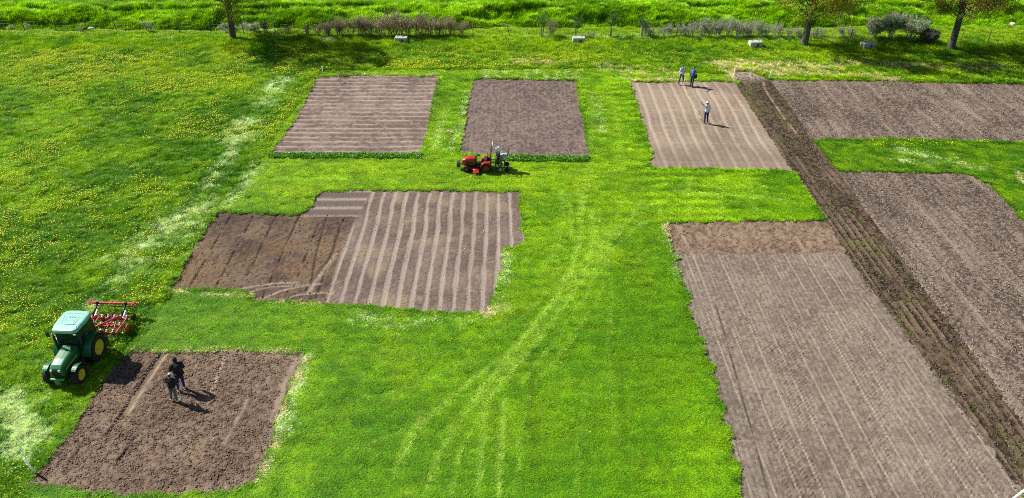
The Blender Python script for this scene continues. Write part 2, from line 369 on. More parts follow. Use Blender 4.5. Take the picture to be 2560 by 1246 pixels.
def gcol(x, y, hard=False):
    spl = (lambda k: (_rb.random(np.shape(k)) < k) * 1.0) if hard else (lambda k: k)
    n1 = fbm(x, y, 3.5, 4, 21); n2 = fbm(x, y, .55, 3, 22, .6); n3 = fbm(x, y, 12, 2, 23)
    lw = sst(-.3, .3, sdf(x, y, LAWN) + (n2 - .5) * .6)
    far = sst(79.5, 81.5, y); verge = sst(63, 68, y) * (1 - sst(76.5, 78, y))
    gr = fbm(x * .45, y * 1.6, .30, 4, 34, .8); gm = fbm(x * .8 + y * .5, y * 1.8 - x * .6, .55, 4, 35, .75)
    lawn = mix(C3(.085, .27, .001), C3(.33, .60, .003), sst(.27, .70, .30 * n1 + .20 * n2 + .50 * gr))
    lower = 1 - sst(30, 46, y)
    lawn = mix(lawn, C3(.36, .56, .004), .40 * sst(.52, .72, fbm(x, y, 2.2, 4, 36))); lawn = mix(lawn, C3(.06, .22, .001), .45 * sst(.55, .72, fbm(x, y, 1.6, 4, 37))); lawn = mix(lawn, C3(.075, .255, .001), .68 * lower * (1 - .5 * sst(.45, .65, n3)))
    # faint passes of the mower
    cross = .5 + .5 * np.sin(y * 2 * math.pi / 1.1 + 1.5 * fbm(x, y, 3, 2, 30))
    lane = sst(8.3, 8.8, x) * (1 - sst(14.5, 15.0, x)) * sst(40, 42, y)
    lawn = lawn * (1 + ((cross - .5) * (.14 + .30 * lane))[..., None])
    mead = mix(C3(.085, .27, .001), C3(.32, .54, .002), sst(.36, .64, .30 * n1 + .15 * n2 + .2 * n3 + .35 * gm))
    mead = mix(mead, C3(.42, .55, .004), .6 * sst(60, 72, y) * (1 - sst(72, 75, y)) * sst(.4, .6, n1))
    c = mix(mead, lawn, lw)
    vg = mix(C3(.12, .30, .002), C3(.33, .52, .005), sst(.35, .65, .5 * n1 + .5 * n2))
    c = mix(c, vg, verge * (1 - lw) * sst(-26, -20, x) * .8)
    ff = mix(C3(.14, .34, .001), C3(.38, .66, .002), sst(.36, .62, .35 * n1 + .25 * n2 + .4 * gm))
    ff = mix(ff, C3(.18, .34, .010), .7 * sst(.5, .7, fbm(x, y, 7, 2, 33)) * sst(84, 87, y))
    c = mix(c, ff, far)
    c = mix(c, C3(.30, .48, .010), .7 * sst(76, 77, y) * (1 - sst(78.5, 79.3, y)))
    # grass right of the dark strip: darker
    px, py = topx(x, y)
    rg = sst(2030, 2060, px) * sst(330, 350, py) * (1 - sst(600, 620, py))
    c = mix(c, mix(C3(.055, .20, .002), C3(.16, .34, .004), sst(.4, .6, n2)), rg * .85)
    c = mix(c, C3(.36, .56, .012), np.clip(streaks(x, y, LIME) * (.5 + .8 * n2), 0, 1) * .55)
    c = mix(c, C3(.04, .19, .006), np.clip(streaks(x, y, DARK), 0, 1) * .75)
    t = 1.5 * streaks(x, y, [(p, w_ * .62, s_) for p, w_, s_ in TRACKS]) * (.45 + .9 * fbm(x, y, .35, 2, 25))
    c = mix(c, C3(.42, .66, .10), np.clip(t, 0, 1) * .45 + .35 * spl(np.clip(t, 0, 1) * .6))
    tn = streaks(x, y, [(p, w_, -s_) for p, w_, s_ in TRACKS if s_ < 0])
    c = c * (1 - .4 * tn[..., None])
    k = np.clip(streaks(x, y, CLIP) * sst(.36, .56, .5 * fbm(x * .8 + y * .4, y * 1.8 - x * .5, .5, 4, 26, .85) + .5 * fbm(x, y, .9, 3, 28)) * 1.7, 0, 1)
    c = mix(c, C3(.60, .76, .46), spl(k * .85))
    s = np.clip(streaks(x, y, STRAW) * sst(.25, .6, fbm(x, y, .5, 4, 27, .65)) * 1.4, 0, 1)
    c = mix(c, C3(.72, .63, .47), spl(s * .9))
    return np.clip(c, 0, 1), lw, far, verge, s

# ------------------------------------------------------------------ ground sheet
def axis(lo, hi, st, far):
    a = list(np.arange(lo, hi, st)); q = st; v = a[-1]
    while v < far: q *= 1.35; v += q; a.append(v)
    q = st; v = a[0]; b = []
    while v > -far: q *= 1.35; v -= q; b.append(v)
    return np.array(b[::-1] + a)
def grid_faces(nx, ny):
    i = np.arange(nx * ny).reshape(ny, nx)
    return np.stack([i[:-1, :-1].ravel(), i[:-1, 1:].ravel(), i[1:, 1:].ravel(), i[1:, :-1].ravel()], 1)
gx = axis(-66, 66, .17, 1500); gy = axis(16, 96, .15, 1500)
X, Y = np.meshgrid(gx, gy); Xf, Yf = X.ravel(), Y.ravel()
gz = np.zeros(len(Xf)); gc = np.tile(C3(.12, .33, .01), (len(Xf), 1))
near = (Xf > -70) & (Xf < 70) & (Yf > 12) & (Yf < 100)
xs, ys = Xf[near], Yf[near]
ssd = soil_sd(xs, ys)
z0 = hground(xs, ys) - .16 * sst(-.05, .25, ssd)
gz[near] = z0; gc[near] = gcol(xs, ys)[0] * .8
gc[near] = mix(gc[near], C3(.13, .10, .08), sst(-.12, .05, ssd))
gz[~near] = np.where(Yf[~near] > 90, 1.8, 0) + (fbm(Xf[~near], Yf[~near], 20, 3, 2) - .5) * .3
GM = attr_mat("meadow_ground", "col", nscale=9, namp=.25, bump=.5, bscale=14)
ground = mesh_np("ground", np.stack([Xf, Yf, gz], 1), grid_faces(len(gx), len(gy)), GM, {"col": gc})
tag(ground, "sunlit green grassland under and around the tilled plots", kind="structure")

# ------------------------------------------------------------------ tilled plots
SOILM = attr_mat("tilled_soil", "col", nscale=16, namp=.28, bump=.8, bscale=30, spec=.1, rough=1.0)
def ridge(v, k):
    """0..1 bump of relative width k at every whole number"""
    f = np.abs(v - np.round(v)); return np.exp(-(f / k) ** 2)
def soil(name, key, cell, fn, label):
    p = POLY[key]; lo = p.min(0) - .5; hi = p.max(0) + .5
    ax = np.arange(lo[0], hi[0], cell); ay = np.arange(lo[1], hi[1], cell * (1.0 if lo[1] < 45 else 1.35))
    X, Y = np.meshgrid(ax, ay); x, y = X.ravel(), Y.ravel()
    x = x + (vnoise(x * 31, y * 29, 3) - .5) * cell * .7; y = y + (vnoise(x * 27, y * 33, 4) - .5) * cell * .7
    d = sdf(x, y, p) + wobble(x, y)
    keep = d > -.22
    idx = -np.ones(len(x), np.int64); idx[keep] = np.arange(keep.sum())
    F = grid_faces(len(ax), len(ay)); F = idx[F]; F = F[(F >= 0).all(1)]
    x, y, d = x[keep], y[keep], d[keep]
    h, c = fn(x, y, d)
    base = (fbm(x, y, 5, 3, 2) - .5) * .16
    z = base - .03 + h * sst(-.1, .2, d) - .14 * sst(.02, -.2, d)
    o = mesh_np(name, np.stack([x, y, z], 1), F, SOILM, {"col": np.clip(c, .01, 1)})
    return tag(o, label, kind="structure")
def tracks(x, y, h, c, lst):
    """lst: (photo polyline, half width, height change, colour, strength)"""
    for pts, wd, dz, col, st in lst:
        q = PP(pts); m = np.exp(-(poly_dist(x, y, q) / wd) ** 2) * (.55 + .9 * vnoise(x * 3, y * 3, 61))
        h = h * (1 - np.clip(m, 0, 1) * .75) + dz * m
        if col is not None: c = mix(c, col, np.clip(m * st, 0, 1))
    return h, c
LT, DK = C3(.34, .275, .22), C3(.075, .052, .04)
def clods(x, y, s, seed, g=.6):
    n = fbm(x, y, s, 4, seed, g); return np.abs(n - .5) * 2, n
def f_p1(x, y, d):
    yw = y + .22 * (fbm(x, y * .35, 2.2, 3, 50) - .5) + x * .004
    r = ridge(yw / .80, .13); r2 = ridge(yw / .80 + .45, .12)
    n = fbm(x, y, .25, 3, 51, .65); m = fbm(x, y, 2.5, 3, 52)
    h = .055 * r + .05 * (n - .5)
    c = mix(C3(.130, .096, .083), C3(.255, .195, .168), sst(.33, .67, .65 * n + .35 * m))
    c = mix(c, C3(.42, .33, .27), r * .85 * sst(.2, .6, fbm(x, y, .8, 3, 53))); c = mix(c, C3(.12, .085, .072), r2 * .35)
    return h, c
def f_p2(x, y, d):
    n = fbm(x, y, .22, 3, 54, .7); m = fbm(x, y, 2.0, 3, 55)
    h = .085 * (n - .5) + .008 * np.sin(y * 2 * math.pi / .42 + 5 * m) + .006 * np.sin(x * 2 * math.pi / .33 + 4 * m)
    c = mix(C3(.095, .070, .062), C3(.210, .160, .140), sst(.34, .66, .5 * n + .2 * m + .3 * vnoise(x * 11, y * 9, 91)))
    return h, c
def f_p3(x, y, d):
    xw = x + .45 * (fbm(y, x * .10, 4.5, 2, 56) - .5) + .18 * (fbm(y, x * .4, 1.6, 2, 59) - .5)
    r = np.maximum(ridge(xw / 1.0 + .1, .14), .25 * ridge(xw / 1.0 + .55, .10))
    n = fbm(x, y, .22, 3, 57, .65); m = fbm(x, y, 3, 3, 58)
    yc = ridge((y + .01 * x) / 3.1 + .2, .03)
    h = .03 * (n - .5) * (1 - r) - .03 * r
    c = mix(C3(.20, .15, .115), C3(.30, .235, .18), sst(.25, .7, .5 * n + .5 * m))
    c = mix(c, C3(.43, .35, .275), np.clip(r * .75, 0, 1) * sst(.15, .5, m + .1)); c = mix(c, C3(.36, .29, .22), yc * .5)
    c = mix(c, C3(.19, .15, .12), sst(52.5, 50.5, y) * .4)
    return h, c
A5 = PP([(800,474),(930,474),(893,541),(750,541)]); B5 = PP([(400,520),(893,537),(850,640),(808,770),(400,770)])
def f_p5(x, y, d):
    px, py = topx(x, y)
    a = sst(-.1, .1, sdf(x, y, A5)); b = sst(-.12, .12, sdf(x, y, B5)) * (1 - a)
    n = fbm(x, y, .2, 3, 60, .65); m = fbm(x, y, 1.6, 3, 62)
    xw = x + .30 * (fbm(y, x * .12, 5, 2, 63) - .5) + .10 * (fbm(y, x * .5, 1.5, 2, 64) - .5)
    r = sst(.62, .86, .5 + .5 * np.cos(2 * math.pi * (xw / .765 + .15)) + .5 * (fbm(x, y * .5, .8, 3, 69) - .5)) * (.65 + .5 * fbm(x, y, 1.5, 2, 74))
    fine = .5 + .5 * np.cos(2 * math.pi * xw / .128)
    h = (1 - r) * (.022 * fine + .045 * (n - .5)) - .028 * r
    c = mix(C3(.125, .092, .078), C3(.20, .15, .128), sst(.3, .7, .5 * n + .5 * m))
    pm = sst(.55, .75, fbm(x, y, 1.2, 4, 64)); c = mix(c, C3(.30, .23, .15), pm * .5)
    c = mix(c, C3(.33, .275, .235), r * .85)
    # small plot with rows running across
    ra = ridge(y / 1.12 + .08, .16); ha = -.02 * ra + .03 * (n - .5); ca = mix(C3(.13, .10, .088), C3(.33, .275, .235), ra * .85)
    h = h * (1 - a) + ha * a; c = mix(c, ca, a)
    # dark tilled part
    n2 = fbm(x, y, .20, 4, 65, .7); hb = .12 * (n2 - .5); gd = sst(.35, .5, fbm(x, y, .5, 2, 68))
    gr = ridge((x + .12 * (fbm(y, x * .1, 2, 2, 66) - .5)) / 1.45 + .35, .035)
    gr = gr * gd; hb = hb - .07 * gr
    cb = mix(C3(.075, .050, .042), C3(.165, .118, .085), sst(.3, .7, .5 * n2 + .5 * m))
    cb = mix(cb, C3(.19, .125, .065), .5 * sst(.5, .7, fbm(x, y, 2.5, 3, 67))); cb = mix(cb, C3(.04, .027, .022), gr * .6)
    h = h * (1 - b) + hb * b; c = mix(c, cb, b)
    h, c = tracks(x, y, h, c, [
        ([(590,722),(640,712),(690,705),(740,704)], .10, -.05, LT, .8), ([(620,728),(680,715),(730,712),(790,706)], .09, -.05, LT, .7),
        ([(660,742),(700,725),(760,712),(800,708)], .10, -.05, LT, .8), ([(700,750),(740,735),(800,730),(830,732)], .09, -.05, LT, .7),
        ([(640,735),(660,726)], .3, .03, DK, .7), ([(765,725),(790,690),(830,640),(845,600),(852,560)], .08, -.06, DK, .7),
        ([(772,728),(800,685),(840,635)], .14, -.02, LT, .6), ([(700,752),(815,760)], .12, .02, LT, .6),
        ([(780,700),(790,640),(812,560),(818,545)], .06, -.06, DK, .6)])
    return h, c
def f_p6(x, y, d):
    n = fbm(x, y, .24, 4, 70, .7); n2 = fbm(x, y, .10, 2, 72, .6); m = fbm(x, y, 2.2, 3, 71)
    h = .095 * (n - .5) + .06 * (n2 - .5)
    c = mix(C3(.078, .052, .039), C3(.220, .156, .112), sst(.3, .7, .4 * n + .3 * m + .3 * n2))
    c = mix(c, C3(.24, .185, .12), .35 * sst(.5, .75, fbm(x, y, .7, 3, 73)))
    c = mix(c, C3(.28, .215, .155), sst(.75, .0, d) * .5 * sst(-17, -13, x))
    h, c = tracks(x, y, h, c, [
        ([(412,884),(388,918),(345,985),(318,1030)], .11, -.05, C3(.33, .25, .18), .9), ([(400,884),(374,918),(330,985),(305,1030),(270,1080)], .06, -.09, DK, .9),
        ([(562,884),(540,940),(520,1000)], .14, -.03, C3(.36, .28, .20), .8), ([(335,1090),(310,1130),(290,1160)], .07, -.09, DK, .6),
        ([(620,1000),(590,1060),(560,1110)], .12, .03, LT, .4), ([(740,900),(715,960),(690,1040)], .2, .03, LT, .4), ([(560,1170),(540,1215)], .08, -.08, DK, .7), ([(200,1110),(160,1180)], .09, -.06, DK, .5)])
    return h, c
def f_p8(x, y, d):
    px, py = topx(x, y)
    up = sst(637, 629, py + (fbm(x, y, .5, 2, 75) - .5) * 5)
    n = fbm(x, y, .16, 3, 76, .65); m = fbm(x, y, 3, 3, 77); nc = fbm(x, y, .26, 4, 78, .6)
    xs_ = x + .022 * (y - 30)
    ln = ridge(xs_ / .98 + .42, .028); ln2 = ridge(xs_ / .98 + .02, .02)
    lugm = sst(.45, .6, fbm(x * 1.3, y * .35, 1.6, 2, 79)) * sst(34, 30, y)
    lug = np.maximum(0, np.sin(2 * math.pi * (y + .5 * np.abs(((xs_ / .49) % 1) - .5)) / .20)) ** 2
    h = .050 * (n - .5) - .048 * lug * lugm - .012 * ln - .012 * ridge(xs_ / .245, .2)
    c = mix(C3(.135, .104, .082), C3(.262, .214, .172), sst(.3, .7, .65 * n + .35 * m))
    c = mix(c, C3(.145, .115, .092), .35 * sst(.5, .7, fbm(x, y, 1.1, 3, 80)))
    c = mix(c, C3(.14, .11, .092), ridge(xs_ / .245 + .5, .18) * .42); c = mix(c, C3(.36, .30, .235), ln * .9 * sst(.25, .45, fbm(x * 2, y * .6, 1, 2, 81))); c = mix(c, C3(.30, .255, .20), ln2 * .45)
    hu = .15 * (nc - .5); cu = mix(C3(.105, .070, .050), C3(.245, .178, .125), sst(.3, .7, .6 * nc + .4 * m))
    h = h * (1 - up) + hu * up; c = mix(c, cu, up)
    h, c = tracks(x, y, h, c, [
        ([(1690,562),(1712,600),(1735,645)], .12, -.03, C3(.36, .285, .215), .8), ([(1733,640),(1770,740),(1800,830)], .06, -.02, LT, .6),
        ([(1790,760),(1822,870),(1855,985),(1890,1110),(1925,1250)], .035, -.03, C3(.05, .04, .035), .9),
        ([(1722,700),(1760,850),(1830,1060),(1872,1230)], .03, -.02, C3(.06, .05, .04), .5)])
    return h, c
def f_st(x, y, d):
    n = fbm(x, y, .2, 3, 85, .65); m = fbm(x * 2.2, y * .3, 1.2, 3, 86); g = fbm(x, y, 1.3, 4, 87)
    xx = x - 20.1 - .015 * (40 - y)
    ln = ridge(xx / .43 + .1, .12); ln2 = ridge(xx / .43 + .62, .1)
    nr = sst(57, 44, y); ln = ln * nr * sst(.35, .6, fbm(x, y * .4, 1, 2, 88)); ln2 = ln2 * nr * sst(.35, .6, fbm(x, y * .4, 1, 2, 89)); h = .13 * (n - .5) + .05 * ln - .09 * ln2
    c = mix(C3(.030, .021, .015), C3(.120, .085, .058), sst(.33, .67, .6 * n + .4 * m))
    c = mix(c, C3(.40, .34, .26), sst(63.5, 66.5, y + (m - .5) * 3) * .8)
    c = mix(c, C3(.24, .185, .13), ln * .5); c = mix(c, C3(.025, .017, .012), ln2 * .6)
    gm = sst(.56, .72, g) * sst(2.2, .8, np.abs(xx - .9)) ; c = mix(c, C3(.10, .10, .035), gm * .4)
    h, c = tracks(x, y, h, c, [([(1908,205),(1912,222),(1935,258),(1965,300),(1990,330)], .09, -.03, C3(.35, .27, .19), .85),
                               ([(1925,198),(1950,222),(1980,265),(2010,310),(2032,345)], .10, -.03, C3(.34, .27, .20), .8)])
    return h, c
def f_r(sx, seed):
    def fn(x, y, d):
        n = fbm(x, y, .12, 3, seed, .75); m = fbm(x * 1.6, y * .25, 1.2, 3, seed + 1); g = fbm(x, y, 2, 3, seed + 2)
        gr = ridge(x / sx + .2 * (fbm(y, x * 0, 5, 2, seed + 3) - .5), .08); lr = ridge(x / sx * .5 + .3 + .2 * (fbm(y, x * 0, 5, 2, seed + 3) - .5), .05)
        h = .10 * (n - .5) - .03 * gr
        c = mix(C3(.060, .043, .036), C3(.215, .165, .135), sst(.34, .66, .68 * n + .14 * m + .18 * g))
        c = mix(c, C3(.28, .22, .17), sst(.62, .8, m) * .25); c = mix(c, C3(.06, .042, .034), gr * .35); c = mix(c, C3(.34, .27, .21), lr * .5 * sst(.4, .6, g))
        return h, c
    return fn
soil("soil_plot", "P1", .075, f_p1, "greyish brown plot furrowed with rows running across, left of the paired back plots")
soil("soil_plot", "P2", .075, f_p2, "evenly raked brown plot behind the red tractor")
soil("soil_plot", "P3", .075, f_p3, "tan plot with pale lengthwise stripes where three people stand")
soil("soil_plot", "P5", .055, f_p5, "large central plot, dark tilled on its left and striped on its right")
soil("soil_plot", "P6", .05, f_p6, "cloddy brown plot beside the green tractor")
soil("soil_plot", "P8", .048, f_p8, "long grey rolled plot with fine lines in the right foreground")
soil("soil_strip", "ST", .055, f_st, "dark worked strip of soil running from front to back")
soil("soil_field", "R1", .09, f_r(1.0, 90), "brown stubble field at the back right")
soil("soil_field", "R2", .07, f_r(.9, 95), "brown stubble field at the right edge")
# ------------------------------------------------------------------ grass, flowers, crop residue (instanced)
def tuft_mesh(name, mat, seed, nb, rad, ln, wd, lean):
    rg = random.Random(seed); V = []; F = []; B = []
    for i in range(nb):
        a = rg.uniform(0, 6.283); r = rad * math.sqrt(rg.random()); x, y = r * math.cos(a), r * math.sin(a)
        L = ln * rg.uniform(.6, 1.25); W = wd * rg.uniform(.7, 1.3); le = rg.uniform(*lean)
        d = a + rg.uniform(-1.2, 1.2); dx, dy = math.cos(d), math.sin(d); sx, sy = -dy * W / 2, dx * W / 2
        h1, o1 = L * .55 * math.cos(le * .6), L * .55 * math.sin(le * .6)
        h2, o2 = h1 + L * .45 * math.cos(min(1.5, le * 1.5)), o1 + L * .45 * math.sin(min(1.5, le * 1.5))
        n = len(V)
        V += [(x - sx, y - sy, -.02), (x + sx, y + sy, -.02), (x + dx * o1 + sx, y + dy * o1 + sy, h1), (x + dx * o1 - sx, y + dy * o1 - sy, h1),
              (x + dx * o2 + sx * .3, y + dy * o2 + sy * .3, h2), (x + dx * o2 - sx * .3, y + dy * o2 - sy * .3, h2)]
        F += [(n, n + 1, n + 2, n + 3), (n + 3, n + 2, n + 4, n + 5)]
        b = rg.uniform(.72, 1.3); yv = rg.uniform(.85, 1.2); B += [(b * yv, b, b * .9)] * 6
    return mesh_np(name, V, F, mat, {"bv": np.array(B)}, smooth=False, link=False)
def scatter(name, protos, pts, rot, scl, tint, label, cat=None, tilt=None):
    me = bpy.data.meshes.new(name); n = len(pts)
    me.vertices.add(n); me.vertices.foreach_set("co", np.asarray(pts, np.float32).ravel())
    def at(nm, ty, key, arr):
        a = me.attributes.new(nm, ty, 'POINT'); a.data.foreach_set(key, np.asarray(arr, np.float32 if ty != 'INT' else np.int32).ravel())
    r3 = np.zeros((n, 3)); r3[:, 2] = rot
    if tilt is not None: r3[:, 0] = tilt[0]; r3[:, 1] = tilt[1]
    at("rot3", 'FLOAT_VECTOR', "vector", r3); at("scl3", 'FLOAT_VECTOR', "vector", scl)
    t4 = np.ones((n, 4)); t4[:, :3] = tint; at("tint", 'FLOAT_COLOR', "color", t4)
    at("pick", 'INT', "value", np.arange(n) % len(protos))
    o = bpy.data.objects.new(name, me); S.collection.objects.link(o)
    g = bpy.data.node_groups.new(name, 'GeometryNodeTree')
    g.interface.new_socket("Geometry", in_out='INPUT', socket_type='NodeSocketGeometry')
    g.interface.new_socket("Geometry", in_out='OUTPUT', socket_type='NodeSocketGeometry')
    gi = g.nodes.new("NodeGroupInput"); go = g.nodes.new("NodeGroupOutput")
    jn = g.nodes.new("GeometryNodeJoinGeometry"); io = g.nodes.new("GeometryNodeInstanceOnPoints")
    for p in protos:
        oi = g.nodes.new("GeometryNodeObjectInfo"); oi.inputs[0].default_value = p; oi.inputs["As Instance"].default_value = True
        g.links.new(oi.outputs["Geometry"], jn.inputs[0])
    def na(nm, ty):
        q = g.nodes.new("GeometryNodeInputNamedAttribute"); q.data_type = ty; q.inputs[0].default_value = nm
        return [s for s in q.outputs if s.enabled and s.name == "Attribute"][0]
    g.links.new(gi.outputs[0], io.inputs["Points"]); g.links.new(jn.outputs[0], io.inputs["Instance"])
    io.inputs["Pick Instance"].default_value = True
    g.links.new(na("pick", 'INT'), io.inputs["Instance Index"])
    g.links.new(na("rot3", 'FLOAT_VECTOR'), io.inputs["Rotation"]); g.links.new(na("scl3", 'FLOAT_VECTOR'), io.inputs["Scale"])
    g.links.new(io.outputs[0], go.inputs[0])
    md = o.modifiers.new("scatter", 'NODES'); md.node_group = g
    tag(o, label, cat, kind="stuff"); return o
GRM = attr_mat("grass_blades", "tint", inst=True, trans=.35, rough=.55, bladevar=True, spec=.35)
rg = np.random.default_rng(5)
def sample(n, y0=17.5, y1=93):
    y = y0 + (y1 - y0) * rg.random(n * 2); hw = 13 + .56 * y
    k = rg.random(len(y)) < hw / (13 + .56 * y1); y = y[k]; hw = hw[k]
    return (rg.random(len(y)) * 2 - 1) * hw, y
x, y = sample(QN)
ssd = soil_sd(x, y); px, py = topx(x, y)
sc = .72 + (y - 18) / 75 * 1.0
leafy = np.maximum(sdf(x, y, L1), sdf(x, y, L2)) > 0
k = (ssd < .0) & (rg.random(len(x)) < (.98 / sc) ** 2) & ~leafy
x, y, sc, ssd = x[k], y[k], sc[k], ssd[k]
c, lw, far, verge, straw = gcol(x, y, True); hz = hground(x, y)
_, rough = bank(x, y)
k = rg.random(len(x)) > straw * .7
x, y, sc, c, lw, far, verge, rough, hz, ssd = [a[k] for a in (x, y, sc, c, lw, far, verge, rough, hz, ssd)]
edge = sst(-.5, -.02, ssd)
hgt = np.where(lw > .5, .42 + .5 * edge, .9) * (1 + .35 * rough) * (.7 + .6 * fbm(x, y, .8, 2, 44))
hgt = hgt * (1 + .6 * sst(71.5, 73, y) * (1 - sst(76, 77, y)) * (lw < .5))
tint = c * rg.uniform(.6, 1.4, (len(x), 1)) * np.array([1.25, 1.2, 1.0])
pts = np.stack([x, y, hz - .005], 1)
scl = np.stack([sc, sc, sc * hgt], 1)
mown = lw > .5; tall = (~mown) & (rough > .4); mead = ~mown & ~tall
tm = [tuft_mesh("grass_tuft", GRM, 1 + i, 22, .13, .17, .015, (.2, 1.0)) for i in range(3)]
tl = [tuft_mesh("lawn_tuft", GRM, 11 + i, 24, .12, .14, .015, (.5, 1.3)) for i in range(3)]
tt = [tuft_mesh("tall_tuft", GRM, 21 + i, 30, .18, .22, .020, (.3, 1.1)) for i in range(3)]
for nm, m_, pr, lb in (("mown_grass", mown, tl, "short bright green mown grass between the plots"),
                       ("meadow_grass", mead, tm, "rough meadow grass left of and behind the plots"),
                       ("bank_grass", tall, tt, "tall tussocky grass on the bank beyond the fence")):
    scatter(nm, pr, pts[m_], rg.uniform(0, 6.283, m_.sum()), scl[m_], tint[m_], lb, "grass")
# dandelions
DM = simple("dandelion_yellow", (.80, .76, .01), .7, var=.1)
mb = MB(); mb.lathe([(0, .004), (.006, .028), (.018, .03), (.026, .016)], axis='Z', n=7)
dp = mb.build("dandelion_head", DM); S.collection.objects.unlink(dp)
x, y = sample(int(QN * .9))
px, py = topx(x, y); lw = sdf(x, y, LAWN) > 0
den = sst(.47, .68, fbm(x, y, 4.5, 3, 120) * .55 + .45 * fbm(x, y, .9, 3, 121, .6))
zone = np.where(~lw, 1.0, 0) * sst(78, 76.5, y) * (.18 + .82 * sst(12, -14, x)) + .015 * (lw)
zone = np.maximum(zone, .9 * (sst(2080, 2150, px) * (np.abs(py - 363) < 7)) ); zone = np.maximum(zone, .8 * (sst(2440, 2480, px) * (np.abs(py - (440 + (px - 2440) * .95)) < 12) * (py < 560)))
blob = streaks(x, y, [([(130,500),(210,500)], 1.3, .9), ([(0,600),(60,640)], 1.5, .9), ([(440,320),(480,335)], 1.0, .9), ([(30,1180),(60,1200)], .7, 1.0), ([(180,640),(240,650)], 1.0, .6), ([(700,180),(715,178)], .8, 1), ([(60,160),(400,150)], 2.0, .5), ([(0,200),(500,195)], 2.0, .4), ([(1310,150),(1450,152)], 1.2, .5)])
k = (rg.random(len(x)) < np.clip(den * .42 * zone + blob * .30, 0, 1)) & (soil_sd(x, y) < -.15)
x, y = x[k], y[k]; n = len(x)
s = rg.uniform(.5, .95, n) * (1 + (y - 20) / 60 * .9)
scatter("dandelion_flowers", [dp], np.stack([x, y, hground(x, y) + rg.uniform(.14, .22, n)], 1), rg.uniform(0, 6, n), np.stack([s] * 3, 1), np.ones((n, 3)),
        "yellow dandelion heads dotted through the meadow grass", "flowers")
# crop residue and stones on the stubble fields
RM = attr_mat("straw_bits", "tint", inst=True, rough=.8)
mb = MB(); mb.box((0, 0, .008), (.14, .014, .012), (0, .1, 0)).box((.05, .01, .014), (.09, .012, .01), (0, -.15, .6)); rp1 = mb.build("straw_bit", RM); S.collection.objects.unlink(rp1)
mb = MB(); mb.box((0, 0, .01), (.10, .022, .012), (.2, .2, 0)); rp2 = mb.build("stalk_bit", RM); S.collection.objects.unlink(rp2)
def soil_z(x, y): return (fbm(x, y, 5, 3, 2) - .5) * .16 - .03
def residue(name, key, n, sc, colr, label, zoff=.02, mask=None):
    p = POLY[key]; lo, hi = p.min(0), p.max(0)
    x = lo[0] + (hi[0] - lo[0]) * rg.random(n); y = lo[1] + (hi[1] - lo[1]) * rg.random(n)
    k = (sdf(x, y, p) > 0) & (rg.random(n) < .45 + .5 * sst(.4, .6, fbm(x * 1.5, y * .4, 1.5, 3, 130)))
    if mask is not None: k &= mask(x, y)
    x, y = x[k], y[k]; n = len(x); s = rg.uniform(.5, 1.8, n) * sc
    col = np.array(colr) * rg.uniform(.6, 1.2, (n, 1))
    scatter(name, [rp1, rp2], np.stack([x, y, soil_z(x, y) + zoff], 1), rg.uniform(0, 6.28, n), np.stack([s] * 3, 1), col, label, "straw", (rg.uniform(-.3, .3, n), rg.uniform(-.3, .3, n)))
residue("crop_residue", "R1", 16000, .62, (.50, .42, .32), "pale straw bits strewn over the back right field")
residue("crop_residue", "R2", 24000, .50, (.50, .42, .32), "pale straw bits strewn over the right edge field")
residue("crop_residue", "ST", 7000, .5, (.34, .28, .19), "straw and roots on the dark worked strip")
residue("crop_residue", "P5", 3500, .55, (.50, .40, .27), "bits of straw on the striped central plot", mask=lambda x, y: sdf(x, y, B5) < 0)
# weeds on the dark strip and clods at plot edges
WM = attr_mat("weed_leaves", "tint", inst=True, trans=.3, rough=.6, bladevar=True)
wt = [tuft_mesh("weed_tuft", WM, 31 + i, 12, .12, .10, .03, (.5, 1.3)) for i in range(2)]
p = POLY["ST"]; lo, hi = p.min(0), p.max(0); n = 9000
x = lo[0] + (hi[0] - lo[0]) * rg.random(n); y = lo[1] + (hi[1] - lo[1]) * rg.random(n)
k = (sdf(x, y, p) > 0) & (rg.random(n) < sst(.52, .7, fbm(x, y, 1.3, 4, 87)) * sst(2.3, .6, np.abs(x - 21)) * .05 + .008)
x, y = x[k], y[k]; n = len(x)
scatter("weeds", wt, np.stack([x, y, soil_z(x, y)], 1), rg.uniform(0, 6, n), np.stack([rg.uniform(.7, 1.4, n)] * 3, 1), C3(.14, .22, .03) * rg.uniform(.6, 1.4, (n, 1)), "green weeds left on the dark worked strip", "weeds")
CM = attr_mat("soil_clods", "tint", inst=True, rough=1)
def clod_mesh(seed):
    r_ = random.Random(seed); bm = bmesh.new(); bmesh.ops.create_icosphere(bm, subdivisions=1, radius=.05)
    for v in bm.verts: v.co *= r_.uniform(.65, 1.25); v.co.z *= .7
    me = bpy.data.meshes.new("soil_clod"); bm.to_mesh(me); bm.free(); me.materials.append(CM)
    return bpy.data.objects.new("soil_clod", me)
cl = [clod_mesh(i) for i in range(3)]
def clodset(key, n, sc, col, label, mask=None):
    p = POLY[key]; lo, hi = p.min(0), p.max(0)
    x = lo[0] + (hi[0] - lo[0]) * rg.random(n); y = lo[1] + (hi[1] - lo[1]) * rg.random(n)
    k = (sdf(x, y, p) > -.15)
    if mask is not None: k &= mask(x, y)
    x, y = x[k], y[k]; n = len(x); s = rg.uniform(.3, 1.0, n) ** 1.6 * 1.5 * sc
    scatter("soil_clods", cl, np.stack([x, y, soil_z(x, y) + .01], 1), rg.uniform(0, 6.28, n), np.stack([s, s, s], 1), C3(*col) * rg.uniform(.6, 1.7, (n, 1)), label, "soil")
T6 = PP([(412,884),(388,918),(345,985),(318,1030)])
clodset("P6", 16000, .62, (.165, .115, .088), "loose clods on the plot beside the green tractor", mask=lambda x, y: poly_dist(x, y, T6) > .2)
